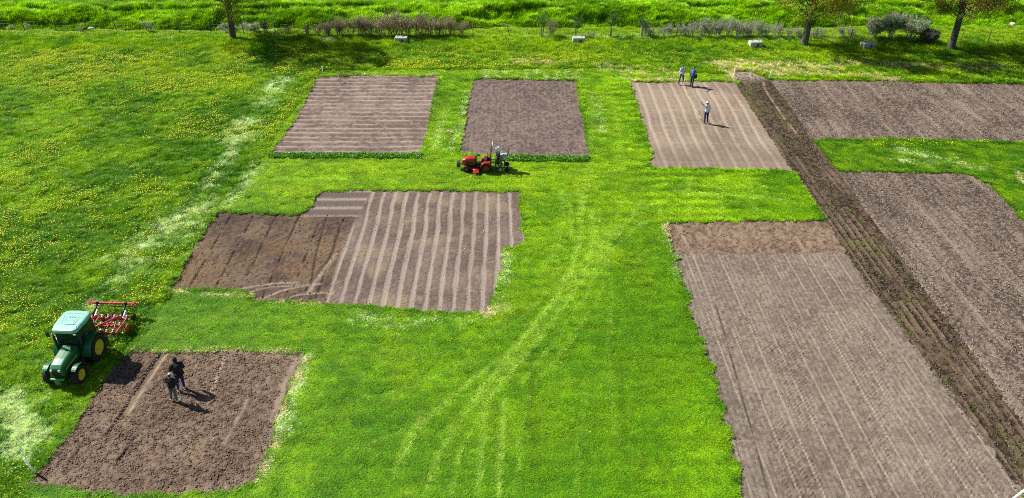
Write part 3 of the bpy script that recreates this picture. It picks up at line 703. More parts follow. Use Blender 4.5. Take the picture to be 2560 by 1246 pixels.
clodset("P5", 7000, .55, (.13, .09, .068), "loose clods on the dark tilled ground", mask=lambda x, y: sdf(x, y, B5) > 0)
clodset("P8", 9000, .55, (.21, .15, .105), "loose clods on the rough back end of the grey plot", mask=lambda x, y: topx(x, y)[1] < 636)
clodset("P8", 2500, .35, (.16, .13, .11), "small clods over the grey rolled plot", mask=lambda x, y: topx(x, y)[1] > 636)
clodset("ST", 6000, .7, (.11, .08, .06), "loose clods along the dark strip")
# leafy rows along the front of the two back plots
LM = attr_mat("broad_leaves", "tint", inst=True, trans=.3, rough=.45, bladevar=True, spec=.5)
lt = [tuft_mesh("leaf_rosette", LM, 41 + i, 16, .10, .15, .055, (.4, 1.3)) for i in range(3)]
for q, cnt, lb in ((L1, 500, "row of low dark green leafy plants along the front of the furrowed plot"), (L2, 380, "row of low dark green leafy plants behind the red tractor")):
    lo, hi = q.min(0) - .1, q.max(0) + .1; x = lo[0] + (hi[0] - lo[0]) * rg.random(cnt * 3); y = lo[1] + (hi[1] - lo[1]) * rg.random(cnt * 3)
    k = sdf(x, y, q) > -.05; x, y = x[k], y[k]; n = len(x)
    scatter("leafy_row", lt, np.stack([x, y, hground(x, y)], 1), rg.uniform(0, 6.28, n), np.stack([rg.uniform(.7, 1.25, n)] * 3, 1), C3(.13, .36, .02) * rg.uniform(.5, 1.4, (n, 1)), lb, "plants")
# ------------------------------------------------------------------ trees, shrubs, fence
def gz_at(x, y): return float(hground(np.array([x], float), np.array([y], float))[0])
BARK = simple("bark_grey", (.10, .095, .09), .9, var=.45, scale=9, bump=.9, spec=.1)
def leaf_mat(name, col, trans=.4): 
    m = attr_mat(name, "lc", trans=trans, rough=.6, spec=.3); return m
LEAFM = leaf_mat("leaves", None)
def leaves_mesh(name, pts, size, cols, parent, seed=0, mat=None):
    r_ = np.random.default_rng(seed); n = len(pts); P0 = np.asarray(pts)
    a = r_.normal(size=(n, 3)); a /= np.linalg.norm(a, axis=1)[:, None]
    b = np.cross(a, r_.normal(size=(n, 3))); b /= np.linalg.norm(b, axis=1)[:, None]
    s = size * r_.uniform(.5, 1.4, (n, 1))
    V = np.stack([P0 - a * s, P0 + b * s * .5, P0 + a * s, P0 - b * s * .5], 1).reshape(-1, 3)
    F = np.arange(4 * n).reshape(n, 4)
    c = np.repeat(cols, 4, 0)
    return mesh_np(name, V, F, mat or LEAFM, {"lc": c}, smooth=False, parent=parent)
def grow(mb, tips, p, d, L, r, depth, rn, up=.15, spread=.75, taper=.62, nseg=3, kids=(2, 4), minr=.004, sides=6):
    pts = [p.copy()]; rs = [r]; dd = d.normalized()
    for i in range(nseg):
        dd = (dd + Vector((rn.gauss(0, .14), rn.gauss(0, .14), rn.gauss(0, .10) + up * .25))).normalized()
        p = p + dd * (L / nseg); pts.append(p.copy()); rs.append(max(minr, r * (1 - (1 - taper) * (i + 1) / nseg)))
    mb.path(pts, rs, sides if r > .03 else 4 if r > .012 else 3)
    if depth == 0:
        tips += pts[1:]; return
    for k in range(rn.randint(*kids)):
        t = rn.uniform(.35, 1.0); i = min(nseg - 1, int(t * nseg)); q = pts[i].lerp(pts[i + 1], t * nseg - i) if t < 1 else pts[-1]
        ax = Vector((rn.gauss(0, 1), rn.gauss(0, 1), rn.gauss(0, .7))).normalized()
        nd = (dd + ax * spread + Vector((0, 0, up))).normalized()
        grow(mb, tips, q, nd, L * rn.uniform(.55, .8), rs[i] * rn.uniform(.45, .65), depth - 1, rn, up, spread, taper, max(2, nseg), kids, minr, sides)
    grow(mb, tips, pts[-1], dd, L * .75, rs[-1], depth - 1, rn, up, spread, taper, nseg, kids, minr, sides)
def big_tree(px, py, lean, h, seed, label, z_first=3.0, r0=.36, col=((.40, .34, .04), (.26, .34, .03))):
    x, y, _ = P(px, py); z = gz_at(x, y) - .05
    o = empty("tree", (x, y, z), 0, label, "tree", "tall trees along the back verge")
    rn = random.Random(seed); mb = MB(); tips = []
    pts = []; rs = []
    nn = 9
    for i in range(nn + 1):
        t = i / nn; hh = h * .8 * t
        wob = Vector((rn.gauss(0, .06), rn.gauss(0, .06), 0)) if i > 1 else Vector()
        pts.append(Vector((lean[0] * hh, lean[1] * hh, hh)) + wob * (1 + t)); rs.append(r0 * (1.25 if i == 0 else 1) * (1 - .8 * t) + .02)
    pts.insert(1, pts[0].lerp(pts[1], .2)); rs.insert(1, r0)
    mb.path(pts, rs, 14)
    mb.build("trunk", BARK, o)
    bb = MB()
    def onspine(hh):
        for i in range(len(pts) - 1):
            if pts[i + 1].z >= hh: return pts[i].lerp(pts[i + 1], (hh - pts[i].z) / (pts[i + 1].z - pts[i].z)), rs[i]
        return pts[-1], rs[-1]
    zz = z_first; k = 0
    while zz < h * .8:
        p, r = onspine(zz)
        a = k * 2.4 + rn.uniform(-.5, .5); el = rn.uniform(.30, .75) if zz < 6 else rn.uniform(.30, .85)
        d = Vector((math.cos(a) * math.cos(el), math.sin(a) * math.cos(el), math.sin(el)))
        L = (1.45 + .075 * h * (1 - abs(zz / h - .45))) * rn.uniform(.75, 1.15)
        grow(bb, tips, p, d, L, min(.06, r * .26), 3, rn, up=.12, spread=.7, kids=(2, 3))
        zz += rn.uniform(.10, .22) if zz < z_first + 1.4 else rn.uniform(.28, .6); k += 1
    for k in range(11):
        p, r = onspine(rn.uniform(z_first, z_first + 1.1)); a = k * 2.4 + rn.uniform(-.4, .4)
        grow(bb, tips, p, Vector((math.cos(a), math.sin(a), rn.uniform(.1, .6))), rn.uniform(1.3, 2.3), .020, 3, rn, up=.08, spread=.7, kids=(2, 3))
    grow(bb, tips, pts[-1], Vector((0, 0, 1)), 2.0, rs[-1], 3, rn)
    bb.build("branches", BARK, o)
    r_ = np.random.default_rng(seed); T = np.array([tuple(t) for t in tips])
    n = 42000; i = r_.integers(0, len(T), n * 2); lo_ = np.nonzero(T[:, 2] < 5.2)[0]; i = i[r_.random(len(i)) < .12 + .88 * sst(4.2, 6.5, T[i, 2])]; i = np.concatenate([i[:n], r_.choice(lo_, 4200)]); n = len(i)
    Q = T[i] + r_.normal(size=(n, 3)) * .20
    m = fbm(Q[:, 0] + Q[:, 2] * .3, Q[:, 1] + Q[:, 2], 1.4, 2, 140)
    cols = mix(np.array(col[0]), np.array(col[1]), sst(.3, .7, m)) * r_.uniform(.7, 1.35, (n, 1))
    leaves_mesh("foliage", Q, .085, cols, o, seed); print('tips', len(T))
    return o
big_tree(583, 99, (.05, .02), 15.5, 3, "tall tree in thin spring leaf at the back left, standing alone", 3.05, .33)
big_tree(2010, 117, (-.02, .0), 15.5, 8, "tall tree in thin spring leaf between the two right-hand pale blocks", 2.75, .34, ((.44, .40, .03), (.28, .36, .03)))
big_tree(2376, 126, (-.04, .0), 15.5, 15, "tall leaning tree in thin spring leaf at the back right corner", 2.9, .33, ((.46, .38, .05), (.26, .32, .04)))

TWIG = simple("twig_grey", (.42, .39, .36), .9, var=.3, scale=14, spec=.1)
TWIG2 = simple("twig_brown", (.22, .165, .11), .9, var=.35, scale=14, spec=.1)
def shrub_proto(seed, h, wdt, cols, twig, nst=(5, 8), leafn=700, lsize=.03, depth=3, base=.15):
    rn = random.Random(seed); o = empty("bare_shrub", (0, 0, 0)); mb = MB(); tips = []
    for i in range(rn.randint(*nst)):
        a = rn.uniform(0, 6.28); r = rn.uniform(0, base)
        d = Vector((math.cos(a) * wdt, math.sin(a) * wdt, 1.0))
        grow(mb, tips, Vector((r * math.cos(a), r * math.sin(a), -.05)), d, h * .42 * rn.uniform(.8, 1.1), .024, depth, rn, up=.3, spread=.55, kids=(2, 3), minr=.005, sides=5)
    mb.build("stems", twig, o)
    r_ = np.random.default_rng(seed); T = np.array([tuple(t) for t in tips]); i = r_.integers(0, len(T), leafn)
    Q = T[i] + r_.normal(size=(leafn, 3)) * .07
    c = mix(np.array(cols[0]), np.array(cols[1]), r_.random(leafn)) * r_.uniform(.7, 1.3, (leafn, 1))
    leaves_mesh("foliage", Q, lsize, c, o, seed); return o
HC1 = ((.46, .42, .22), (.36, .29, .22)); HC2 = ((.46, .45, .40), (.30, .36, .18))
protoA = [shrub_proto(50 + i, 1.75, .30, HC1, TWIG2, leafn=1500, lsize=.036) for i in range(4)]
protoB = [shrub_proto(60 + i, 1.7, .34, HC2, TWIG, leafn=1300, lsize=.034) for i in range(4)]
used = set()
def place(pr, px, py, s, label, group, cat="shrub", name="bare_shrub", rz=None):
    rn = random.Random(px * 7 + py)
    o = pr if id(pr) not in used else copy_tree(pr)
    used.add(id(pr)); x, y, _ = P(px, py)
    o.location = (x, y, gz_at(x, y) - .03); o.scale = (s, s, s * rn.uniform(.9, 1.1)); o.rotation_euler = (0, 0, rn.uniform(0, 6.28) if rz is None else rz)
    return tag(o, label, cat, group)
ORD = "first second third fourth fifth sixth seventh eighth ninth tenth eleventh twelfth thirteenth fourteenth fifteenth sixteenth seventeenth eighteenth nineteenth twentieth".split()
ORD += ["twenty-" + q for q in ORD[:9]]
hx = [772, 796, 818, 826, 850, 862, 879, 898, 915, 934, 952, 968, 984, 1003, 1022, 1040, 1058, 1078, 1097, 1113, 1132, 1152]
hs = [1.2 * q for q in [.55, .7, .8, .75, .8, .9, .9, .95, 1.0, 1.0, 1.1, 1.1, 1.15, 1.1, .95, .95, 1.0, 1.0, .9, .95, .9, .8]]
for i, (a, s) in enumerate(zip(hx, hs)):
    place(protoA[i % 4], a, 93.5 + .003 * (a - 900) + (i % 3) * .8, s, "brown twiggy shrub, %s from the left in the hedge behind the leftmost pale block" % ORD[i], "shrubs of the left twiggy hedge")
hx = [1612, 1628, 1652, 1671, 1700, 1716, 1737, 1752, 1770, 1788, 1806, 1824, 1842, 1860, 1876, 1893, 1911, 1936, 1975, 1992]
hs = [1.08 * q for q in [.75, .7, .7, .75, .75, .85, .95, 1.0, 1.05, 1.0, 1.15, 1.1, 1.1, .95, .95, .9, .9, 1.1, .7, .7]]
for i, (a, s) in enumerate(zip(hx, hs)):
    place(protoB[i % 4], a, 95.5 + .009 * (a - 1650) + (i % 3) * .7, s, "grey twiggy shrub, %s from the left in the hedge left of the middle tree" % ORD[i], "shrubs of the right twiggy hedge")
HC3 = ((.48, .50, .36), (.34, .42, .22))
protoC = [shrub_proto(70 + i, 1.1, .8, HC3, TWIG, nst=(8, 11), leafn=2600, lsize=.04, base=.5) for i in range(2)]
place(protoC[0], 556, 80, .8, "pale feathery shrub just left of the back left tree trunk", None)
place(protoC[1], 602, 81, .95, "pale feathery shrub just right of the back left tree trunk", None)
place(protoC[0], 645, 80, .95, "pale feathery shrub second to the right of the back left tree trunk", None)
place(protoC[1], 1478 - 4, 92, .5, "small whitish shrub behind the second pale block from the left", None)
place(protoA[0], 668, 88, .75, "small dark twiggy shrub right of the pale feathery shrubs", None)
place(protoA[2], 720, 86, .5, "low brown shrub left of the brown twiggy hedge", None)
place(protoA[1], 1372, 96, 1.0, "round brown twiggy bush beside the fence post near the second pale block", None)
place(protoB[0], 376, 82, .7, "small twiggy bush beside the leaning fence post at the back left", None)
place(protoB[1], 70, 74, .55, "low grey scrub by the leftmost fence post", None)
place(protoB[3], 30, 74, .5, "low grey scrub at the far left edge of the fence line", None)
place(protoB[2], 205, 79, .5, "low grey scrub between two fence posts at the back left", None)
for i, (a, s) in enumerate(((2032, .75), (2052, .7), (2098, .8), (2125, .85))):
    place(protoB[(i + 1) % 4], a, 98.5, s, "thin grey shrub, %s right of the middle tree trunk" % ORD[i], None)
# big grey-green bushes and the yellow sapling
def dome_bush(px, py, w_, h_, seed, label, cols):
    x, y, _ = P(px, py); o = empty("bush", (x, y, gz_at(x, y) - .05), 0, label, "bush", "grey green bushes by the right pale block")
    rn = random.Random(seed); mb = MB(); tips = []
    for i in range(13):
        a = rn.uniform(0, 6.28); d = Vector((math.cos(a) * rn.uniform(.2, 1.0) * w_ / h_, math.sin(a) * rn.uniform(.2, .8) * w_ / h_, 1))
        grow(mb, tips, Vector((math.cos(a) * .06, math.sin(a) * .06, 0)), d, h_ * .40, .03, 3, rn, up=.15, spread=.6, kids=(2, 3), minr=.005)
    mb.build("stems", TWIG, o); r_ = np.random.default_rng(seed); T = np.array([tuple(t) for t in tips]); n = 9000
    Q = T[r_.integers(0, len(T), n)] + r_.normal(size=(n, 3)) * .12
    c = mix(np.array(cols[0]), np.array(cols[1]), sst(.35, .65, fbm(Q[:, 0] * 2 + Q[:, 2], Q[:, 1] + Q[:, 2] * 2, 1, 2, 150))) * r_.uniform(.7, 1.3, (n, 1))
    leaves_mesh("foliage", Q, .06, c, o, seed); return o
GG = ((.34, .44, .24), (.32, .33, .23))
dome_bush(2183, 101, 1.0, 2.2, 81, "smaller grey green bush just behind the rightmost pale block", GG)
dome_bush(2226, 103, 1.1, 2.6, 82, "tall grey green bush right of the rightmost pale block", GG)
dome_bush(2275, 106, 1.5, 2.5, 83, "widest grey green bush left of the leaning back right tree", GG)
dome_bush(2315, 112, 1.1, 1.5, 84, "low dark scrubby bush at the foot of the widest grey bush", ((.15, .15, .11), (.10, .12, .06)))
def sapling(px, py, h, seed, label, cols, bark, n=2200, z1=.5, name="sapling"):
    x, y, _ = P(px, py); o = empty(name, (x, y, gz_at(x, y) - .03), 0, label, "sapling")
    rn = random.Random(seed); mb = MB(); tips = []; top = Vector((.1 * h, 0, h))
    mb.path([(0, 0, 0), (.03 * h, 0, h * .3), (.06 * h, .02, h * .65), tuple(top)], [.05, .04, .03, .012], 7); mb.build("trunk", bark, o); bb = MB()
    for i in range(14):
        t = rn.uniform(z1, .98); a = rn.uniform(0, 6.28)
        grow(bb, tips, Vector((.1 * h * t, 0, h * t)), Vector((math.cos(a), math.sin(a), .9)), h * .26, .014, 2, rn, kids=(2, 3))
    bb.build("branches", bark, o); r_ = np.random.default_rng(seed); T = np.array([tuple(t) for t in tips])
    Q = T[r_.integers(0, len(T), n)] + r_.normal(size=(n, 3)) * .10
    leaves_mesh("foliage", Q, .045, mix(np.array(cols[0]), np.array(cols[1]), r_.random(n)) * r_.uniform(.7, 1.3, (n, 1)), o, seed); return o
PALEB = simple("pale_bark", (.45, .42, .33), .8, var=.25)
sapling(2076, 101, 3.5, 91, "slender sapling with yellow young leaves right of the middle tree", ((.42, .38, .03), (.30, .36, .04)), PALEB)
for px_, py_, hh, sd_, lb in ((1356, 98, 2.0, 92, "small dark crowned sapling left of the second pale block"), (1440, 95, 1.5, 93, "short dark crowned sapling right behind the second pale block"), (1524, 96, 1.9, 94, "small dark crowned sapling right of the second pale block"), (1604, 96, 1.5, 95, "short dark leafy sapling at the left end of the grey twiggy hedge")):
    sapling(px_, py_, hh, sd_, lb, ((.05, .14, .03), (.09, .20, .03)), BARK, 900, .62)
# wire fence
FW = simple("fence_post_wood", (.13, .12, .10), .9, var=.3, bump=.5); WIRE = simple("fence_wire", (.25, .25, .24), .5, .6)
fx = [(-10, 73, 0), (62, 76, 0), (141, 77, 0), (219, 79, 0), (294, 82, -.2), (371, 83, -.35), (450, 85, 0), (528, 86, 0), (610, 88, 0), (690, 89, 0), (772, 91, 0), (850, 92, 0), (931, 93, 0), (1016, 94, 0), (1100, 95, 0), (1183, 95.5, 0),
      (1276, 96, -.3), (1353, 97, 0), (1438, 97, 0), (1527, 98, 0), (1603, 98, 0), (1690, 99, 0), (1778, 100, 0), (1872, 101, 0), (1952, 102, 0), (2038, 103, 0), (2124, 104, 0), (2217, 105, 0), (2305, 107, 0), (2400, 108, 0), (2466, 113, 0), (2560, 114, 0)]
f0 = P(-10, 73); fo = empty("wire_fence", (f0[0], f0[1], 0), 0, "low post and wire fence running along the whole back verge", "fence")
prev = None; wires = [MB() for _ in range(3)]
for i, (a, b, ln) in enumerate(fx):
    x, y, _ = P(a, b); z = gz_at(x, y); x -= f0[0]; y -= f0[1]
    m = MB(); tp = (x + ln * 1.1, y, z + (1.35 if i % 3 else 1.5)); m.tube((x, y, z - .1), tp, .045, .04, 7)
    m.build("post", FW, fo)
    for k, q in enumerate((.4, .8, 1.15)):
        cur = (x + ln * q, y - .05, z + q)
        if prev: wires[k].tube(prev[k], cur, .0035, n=4)
        if not prev or True:
            pass
    prev = [(x + ln * q, y - .05, z + q) for q in (.4, .8, 1.15)]
for wm in wires: wm.build("wire", WIRE, fo)

# ------------------------------------------------------------------ concrete blocks, stakes, tape
CONC = simple("pale_concrete", (.44, .44, .43), .85, var=.14, scale=5, bump=.4)
DKM = simple("dark_recess", (.05, .05, .055), .8)
for px, py, rz, lb in ((1003, 111, R(-3), "pale concrete block under the twiggy hedge, leftmost of the four"),
                       (1447, 112, R(1), "pale concrete block behind the green lane, second from the left of four"),
                       (1889, 123, R(5), "pale concrete block left of the middle tree"),
                       (2170, 125, R(12), "pale concrete block between the middle tree and the leaning right tree")):
    x, y, _ = P(px, py); z = gz_at(x, y)
    o = empty("concrete_block", (x, y + .35, z - .05), rz, lb, "concrete block", "pale concrete blocks along the back verge")
    m = MB(); m.box((0, 0, .36), (1.28, .85, .72), taper=(.95, .88), bev=.035); m.build("block", CONC, o)
    m = MB()
    for sx in (-.33, .33):
        m = MB(); m.path([(sx - .07, 0, .71), (sx - .06, 0, .80), (sx + .06, 0, .80), (sx + .07, 0, .71)], .018, 6); m.build("lifting_loop", DKM, o)
    m = MB(); m.box((.10, -.412, .42), (.10, .03, .26), rot=(.06, .25, 0)).box((.22, -.412, .42), (.07, .03, .26), rot=(.06, -.1, 0)); m.build("front_mark", DKM, o)
WP = simple("white_plastic", (.82, .84, .84), .4, var=.05); WP.node_tree.nodes["Principled BSDF"].inputs["Subsurface Weight"].default_value = 1.0; WP.node_tree.nodes["Principled BSDF"].inputs["Subsurface Scale"].default_value = .15; WP.node_tree.nodes["Principled BSDF"].inputs["Subsurface Radius"].default_value = (1, 1, 1)
def stake(px, py, h, tilt, label, r=.02, base=None):
    x, y, _ = P(px, py); z = gz_at(x, y)
    m = MB(); m.lathe([(-.1, r), (h - .01, r), (h, r * .6)], axis='Z', n=10); o = m.build("marker_stake", WP); o.location = (x, y, z); o.rotation_euler = tilt
    return tag(o, label, "stake", "white marker stakes")
stake(807, 184, .72, (0, .02, 0), "white marker stake at the back left corner of the furrowed plot", .034)
stake(1923, 198, .80, (0, .06, 0), "white marker stake at the front corner of the back right field", .036)
stake(1833, 197, .95, (0, .03, 0), "white marker stake at the top left of the dark worked strip", .03)
stake(88, 1181, .95, (.0, -.18, 0), "white marker stake beside the cloddy plot in the lower left corner", .045)
stake(2515, 1262, 1.3, (.1, .30, 0), "thick white marker stake cut off by the lower right corner", .05)
TY = simple("tape_yellow", (.80, .66, .30), .5)
m = MB(); tp = [(1706, 213), (1712, 223), (1721, 241), (1731, 258), (1738, 273), (1746, 289), (1753, 301)]
q = [Vector(P(*t)[:2] + (.03,)) for t in tp]; q[0].z = .35; q[-1].z = .12
for i in range(len(q) - 1):
    a, b = q[i], q[i + 1]; m.tube(a, b, .014, n=5)
o = m.build("measuring_tape", TY); tag(o, "yellow tape laid along the striped tan plot between two people", "measuring tape")
# small pale stones
STN = simple("pale_stone", (.5, .48, .42), .9, var=.2)
for i, (a, b, s, lb) in enumerate(((1045, 395, .12, "pale stone at the right end of the left leafy row"), (1122, 330, .10, "pale stone on the grass between the two back plots"),
                                   (2531, 63, .35, "pale rock on the far bank at the right edge"), (228, 76, .3, "pale rock by the fence at the back left"))):
    bm = bmesh.new(); bmesh.ops.create_icosphere(bm, subdivisions=2, radius=s); rn = random.Random(i)
    for v in bm.verts: v.co *= rn.uniform(.8, 1.15); v.co.z *= .6
    me = bpy.data.meshes.new("stone"); bm.to_mesh(me); bm.free(); me.materials.append(STN)
    o = bpy.data.objects.new("stone", me); S.collection.objects.link(o); x, y, _ = P(a, b); o.location = (x, y, gz_at(x, y) + s * .35)
    if b < 90: o.location.z += .25
    tag(o, lb, "stone")
# ------------------------------------------------------------------ vehicles
GRN = simple("tractor_green", (.010, .15, .05), .36, var=.1, scale=2, coat=.25)
ROOF_GLARE = simple("roof_green_sun_glare", (.20, .57, .43), .45, var=.06, scale=2, spec=1.0)  # body green paled to mint: sun glare on the roof put into its colour
YEL = simple("rim_yellow", (.75, .62, .02), .45, var=.08)
RED = simple("tractor_red", (.42, .018, .016), .35, var=.1, coat=.3)
REDI = simple("implement_red", (.50, .05, .06), .5, var=.2)
BLK = simple("black_paint", (.012, .013, .014), .45, var=.2)
TYR = simple("tyre_rubber", (.018, .019, .022), .85, var=.3, scale=12)
GRY = simple("grey_metal", (.42, .43, .45), .4, .5, var=.2)
WHT = simple("white_panel", (.75, .77, .78), .45, var=.05)
LAMP = simple("lamp_glass", (.75, .78, .8), .12, var=.02, coat=1)
TINE = simple("worn_tine", (.62, .50, .38), .5, .3, var=.35)
BLU = simple("blue_grey_box", (.38, .46, .58), .5, var=.12)
SEAT = simple("seat_vinyl", (.03, .03, .035), .5, var=.2)
GLS = glass_mat("cab_glass", (.10, .16, .14))
def wheel(parent, x, y, r, w_, rim_r, rim_mat, name="wheel", lugs=20, side=1):
    """side: +1 outer face towards +y"""
    g = bpy.data.objects.new(name, None); S.collection.objects.link(g); g.parent = parent; g.location = (x, y, r)
    m = MB(); h = w_ / 2
    m.lathe([(-h * .75, rim_r), (-h, rim_r * 1.15), (-h * .98, r * .86), (-h * .72, r * .95), (0, r * .97), (h * .72, r * .95), (h * .98, r * .86), (h, rim_r * 1.15), (h * .75, rim_r), (-h * .75, rim_r)], n=36, cap=False)
    for k in range(lugs):
        for sg in (-1, 1):
            a = 2 * math.pi * (k + (.5 if sg > 0 else 0)) / lugs
            c = (r * .955 * math.cos(a), sg * h * .5, r * .955 * math.sin(a))
            m.box(c, (.055 * r / .5, h * .98, r * .075), rot=(0, -a + math.pi / 2, 0)) if False else m.add(
                [(Matrix.Rotation(-a, 4, 'Y') @ Vector(q))[:] for q in [(r * .93, sg * h * .05, -.035 * r / .5), (r * .93, sg * h * .05, .02 * r / .5), (r * .93, sg * h * .95, .05 * r / .5), (r * .93, sg * h * .95, .0),
                 (r * 1.0, sg * h * .05, -.03 * r / .5), (r * 1.0, sg * h * .05, .015 * r / .5), (r * .965, sg * h * .95, .045 * r / .5), (r * .965, sg * h * .95, .005)]],
                [(0, 1, 5, 4), (1, 2, 6, 5), (2, 3, 7, 6), (3, 0, 4, 7), (4, 5, 6, 7)])
    m.build("tyre", TYR, g)
    m = MB(); s = side
    m.lathe([(-h * .7 * s, rim_r * .98), (h * .72 * s, rim_r), (h * .80 * s, rim_r * 1.02), (h * .72 * s, rim_r * .9), (h * .25 * s, rim_r * .78), (h * .10 * s, rim_r * .40), (h * .45 * s, rim_r * .34), (h * .52 * s, rim_r * .16), (h * .52 * s, .01)], n=28)
    for k in range(6):
        a = k * math.pi / 3; m.tube((rim_r * .26 * math.cos(a), h * .45 * s, rim_r * .26 * math.sin(a)), (rim_r * .26 * math.cos(a), h * .56 * s, rim_r * .26 * math.sin(a)), .018 * r / .5, n=6)
    m.build("rim", rim_mat, g)
    return g
def fender(parent, xc, zc, r, y0, y1, a0, a1, mat, name="fender", th=.03, n=10, flare=0):
    m = MB(); rings = []
    for i in range(n + 1):
        a = R(a0 + (a1 - a0) * i / n); c, s_ = math.cos(a), math.sin(a)
        rings.append([(xc + r * c, y0, zc + r * s_), (xc + r * c, y1, zc + r * s_), (xc + (r + th) * c, y1, zc + (r + th) * s_), (xc + (r + th) * c, y0, zc + (r + th) * s_)])
    m.loft(rings); return m.build(name, mat, parent)
def green_tractor(loc, rz, sc):
    t = empty("tractor", loc, rz, "green tractor with a cab roof paled by painted sun glare and yellow wheels in the lower left", "tractor"); t.scale = (sc,) * 3
    for s in (-1, 1):
        wheel(t, 0, s * .70, .70, .40, .37, YEL, "rear_wheel", 18, s)
        wheel(t, 1.68, s * .68, .47, .30, .27, YEL, "front_wheel", 18, s)
        fender(t, 0, .70, .78, s * .46, s * .90, 5, 150, GRN, th=.035)
        fender(t, 1.68, .47, .54, s * .56, s * .80, 55, 150, GRN, "front_fender", .02)
    m = MB(); m.box((.55, 0, .62), (2.1, .34, .36), bev=.03).box((1.68, 0, .48), (.22, 1.12, .20), bev=.02).box((0, 0, .70), (.34, 1.1, .34), bev=.04).box((.9, 0, .42), (.5, .5, .2), bev=.03)
    m.build("chassis", BLK, t)
    # bonnet: rounded, tapering forwards
    m = MB(); rings = []
    for x, hw, zt, zb in ((.72, .37, 1.44, .84), (1.1, .365, 1.42, .80), (1.6, .345, 1.36, .74), (1.95, .325, 1.28, .72), (2.10, .30, 1.19, .74), (2.17, .26, 1.05, .80)):
        r_ = []
        for k in range(13):
            a = math.pi * k / 12; cx, cz = math.cos(a), math.sin(a)
            e = .42; r_.append((x, hw * (abs(cx) ** e) * (1 if cx >= 0 else -1), zb + .30 + (zt - zb - .30) * cz ** e if k not in (0, 12) else zb))
        rings.append(r_)
    m.loft(rings); bon = m.build("bonnet", GRN, t)
    for s in (-1, 1):
        m = MB(); m.box((1.45, s * .362, 1.03), (.95, .012, .045), rot=(0, .06, s * -.045)); m.build("side_stripe", YEL, bon)
    m = MB(); m.box((2.165, 0, .93), (.06, .46, .30), bev=.03)
    for k in range(5): m.box((2.2, 0, .82 + k * .05), (.02, .42, .012))
    m.build("grille", BLK, t)
    for s in (-1, 1):
        m = MB(); m.lathe([(2.12, .055), (2.19, .06), (2.205, .045)], c=(0, s * .19, 1.10), axis='X', n=14); m.build("headlight", LAMP, t)
    m = MB(); m.box((2.24, 0, .66), (.10, .66, .05), bev=.01); m.build("bumper_bar", simple("bumper_green", (.12, .42, .22), .4), t)
    m = MB(); m.box((2.22, 0, .50), (.24, .30, .26), bev=.04).box((2.05, 0, .5), (.25, .24, .2)); m.build("front_bracket", GRN, t)
    # cab
    cw = .60
    m = MB()
    for s in (-1, 1):
        m.tube((.72, s * cw * .88, .95), (.52, s * .56, 2.16), .035, n=8); m.tube((.12, s * cw, 1.0), (.10, s * .58, 2.16), .032, n=8); m.tube((-.55, s * cw, 1.12), (-.55, s * .56, 2.16), .04, n=8)
        m.box((.1, s * cw, .92), (1.25, .05, .24), bev=.015); m.tube((-.55, s * .56, 2.15), (.52, s * .56, 2.15), .03)
    m.box((-.55, 0, 1.05), (.05, 1.15, .25)).box((.1, 0, .80), (1.3, 1.15, .06)).box((.70, 0, .98), (.05, 1.0, .22)); m.tube((.52, -.56, 2.15), (.52, .56, 2.15), .03); m.tube((-.55, -.56, 2.15), (-.55, .56, 2.15), .03)
    m.build("cab_frame", simple("cab_dark_green", (.012, .06, .03), .4), t)
    def pane(a, b, c, d, nm):
        m = MB(); nrm = (Vector(b) - Vector(a)).cross(Vector(c) - Vector(a)).normalized() * .006
        m.loft([[tuple(Vector(q) - nrm) for q in (a, b, c, d)], [tuple(Vector(q) + nrm) for q in (a, b, c, d)]]); m.build(nm, GLS, t)
    pane((.715, -.50, 1.10), (.715, .50, 1.10), (.53, .53, 2.12), (.53, -.53, 2.12), "windscreen"); pane((-.56, -.56, 1.18), (-.56, .56, 1.18), (-.56, .53, 2.12), (-.56, -.53, 2.12), "rear_window")
    for s in (-1, 1):
        pane((.66, s * cw * .92, 1.06), (.16, s * .605, 1.06), (.13, s * .585, 2.12), (.51, s * .565, 2.12), "door_window"); pane((.10, s * .605, 1.06), (-.52, s * .605, 1.14), (-.52, s * .57, 2.12), (.08, s * .585, 2.12), "side_window")
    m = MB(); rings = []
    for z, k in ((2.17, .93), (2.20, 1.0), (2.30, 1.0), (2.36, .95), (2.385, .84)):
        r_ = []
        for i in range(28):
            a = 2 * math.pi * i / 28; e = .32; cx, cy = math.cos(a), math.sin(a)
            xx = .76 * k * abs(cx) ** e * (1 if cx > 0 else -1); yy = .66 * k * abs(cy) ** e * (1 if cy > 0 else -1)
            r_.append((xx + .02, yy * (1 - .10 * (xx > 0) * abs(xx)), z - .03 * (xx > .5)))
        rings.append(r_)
    m.loft(rings); rf = m.build("roof", ROOF_GLARE, t)
    m = MB()
    for (x0, y0, x1, y1) in ((-.45, -.45, -.45, .45), (.35, -.42, .35, .42), (-.40, -.45, .35, -.30), (-.40, .45, .35, .30), (.10, -.22, .10, .22), (.10, -.22, -.25, -.30), (.10, .22, -.25, .30)):
        m.tube((x0, y0, 2.386), (x1, y1, 2.386), .009, n=4)
    for yy in (-.12, 0, .12): m.box((-.18, yy, 2.386), (.10, .06, .016), bev=.004)
    m.build("roof_ribs", simple("roof_seam", (.03, .20, .10), .5), rf)
    m = MB(); m.box((-.15, 0, 1.10), (.45, .44, .14), bev=.04).box((-.38, 0, 1.42), (.12, .42, .55), rot=(0, -.12, 0), bev=.04); m.build("seat", SEAT, t)
    m = MB(); m.tube((.55, 0, 1.0), (.38, 0, 1.38), .03); m.lathe([(-.012, .17), (0, .185), (.012, .17)], c=(.38, 0, 1.40), axis='Z', n=18); m.build("steering_wheel", BLK, t)
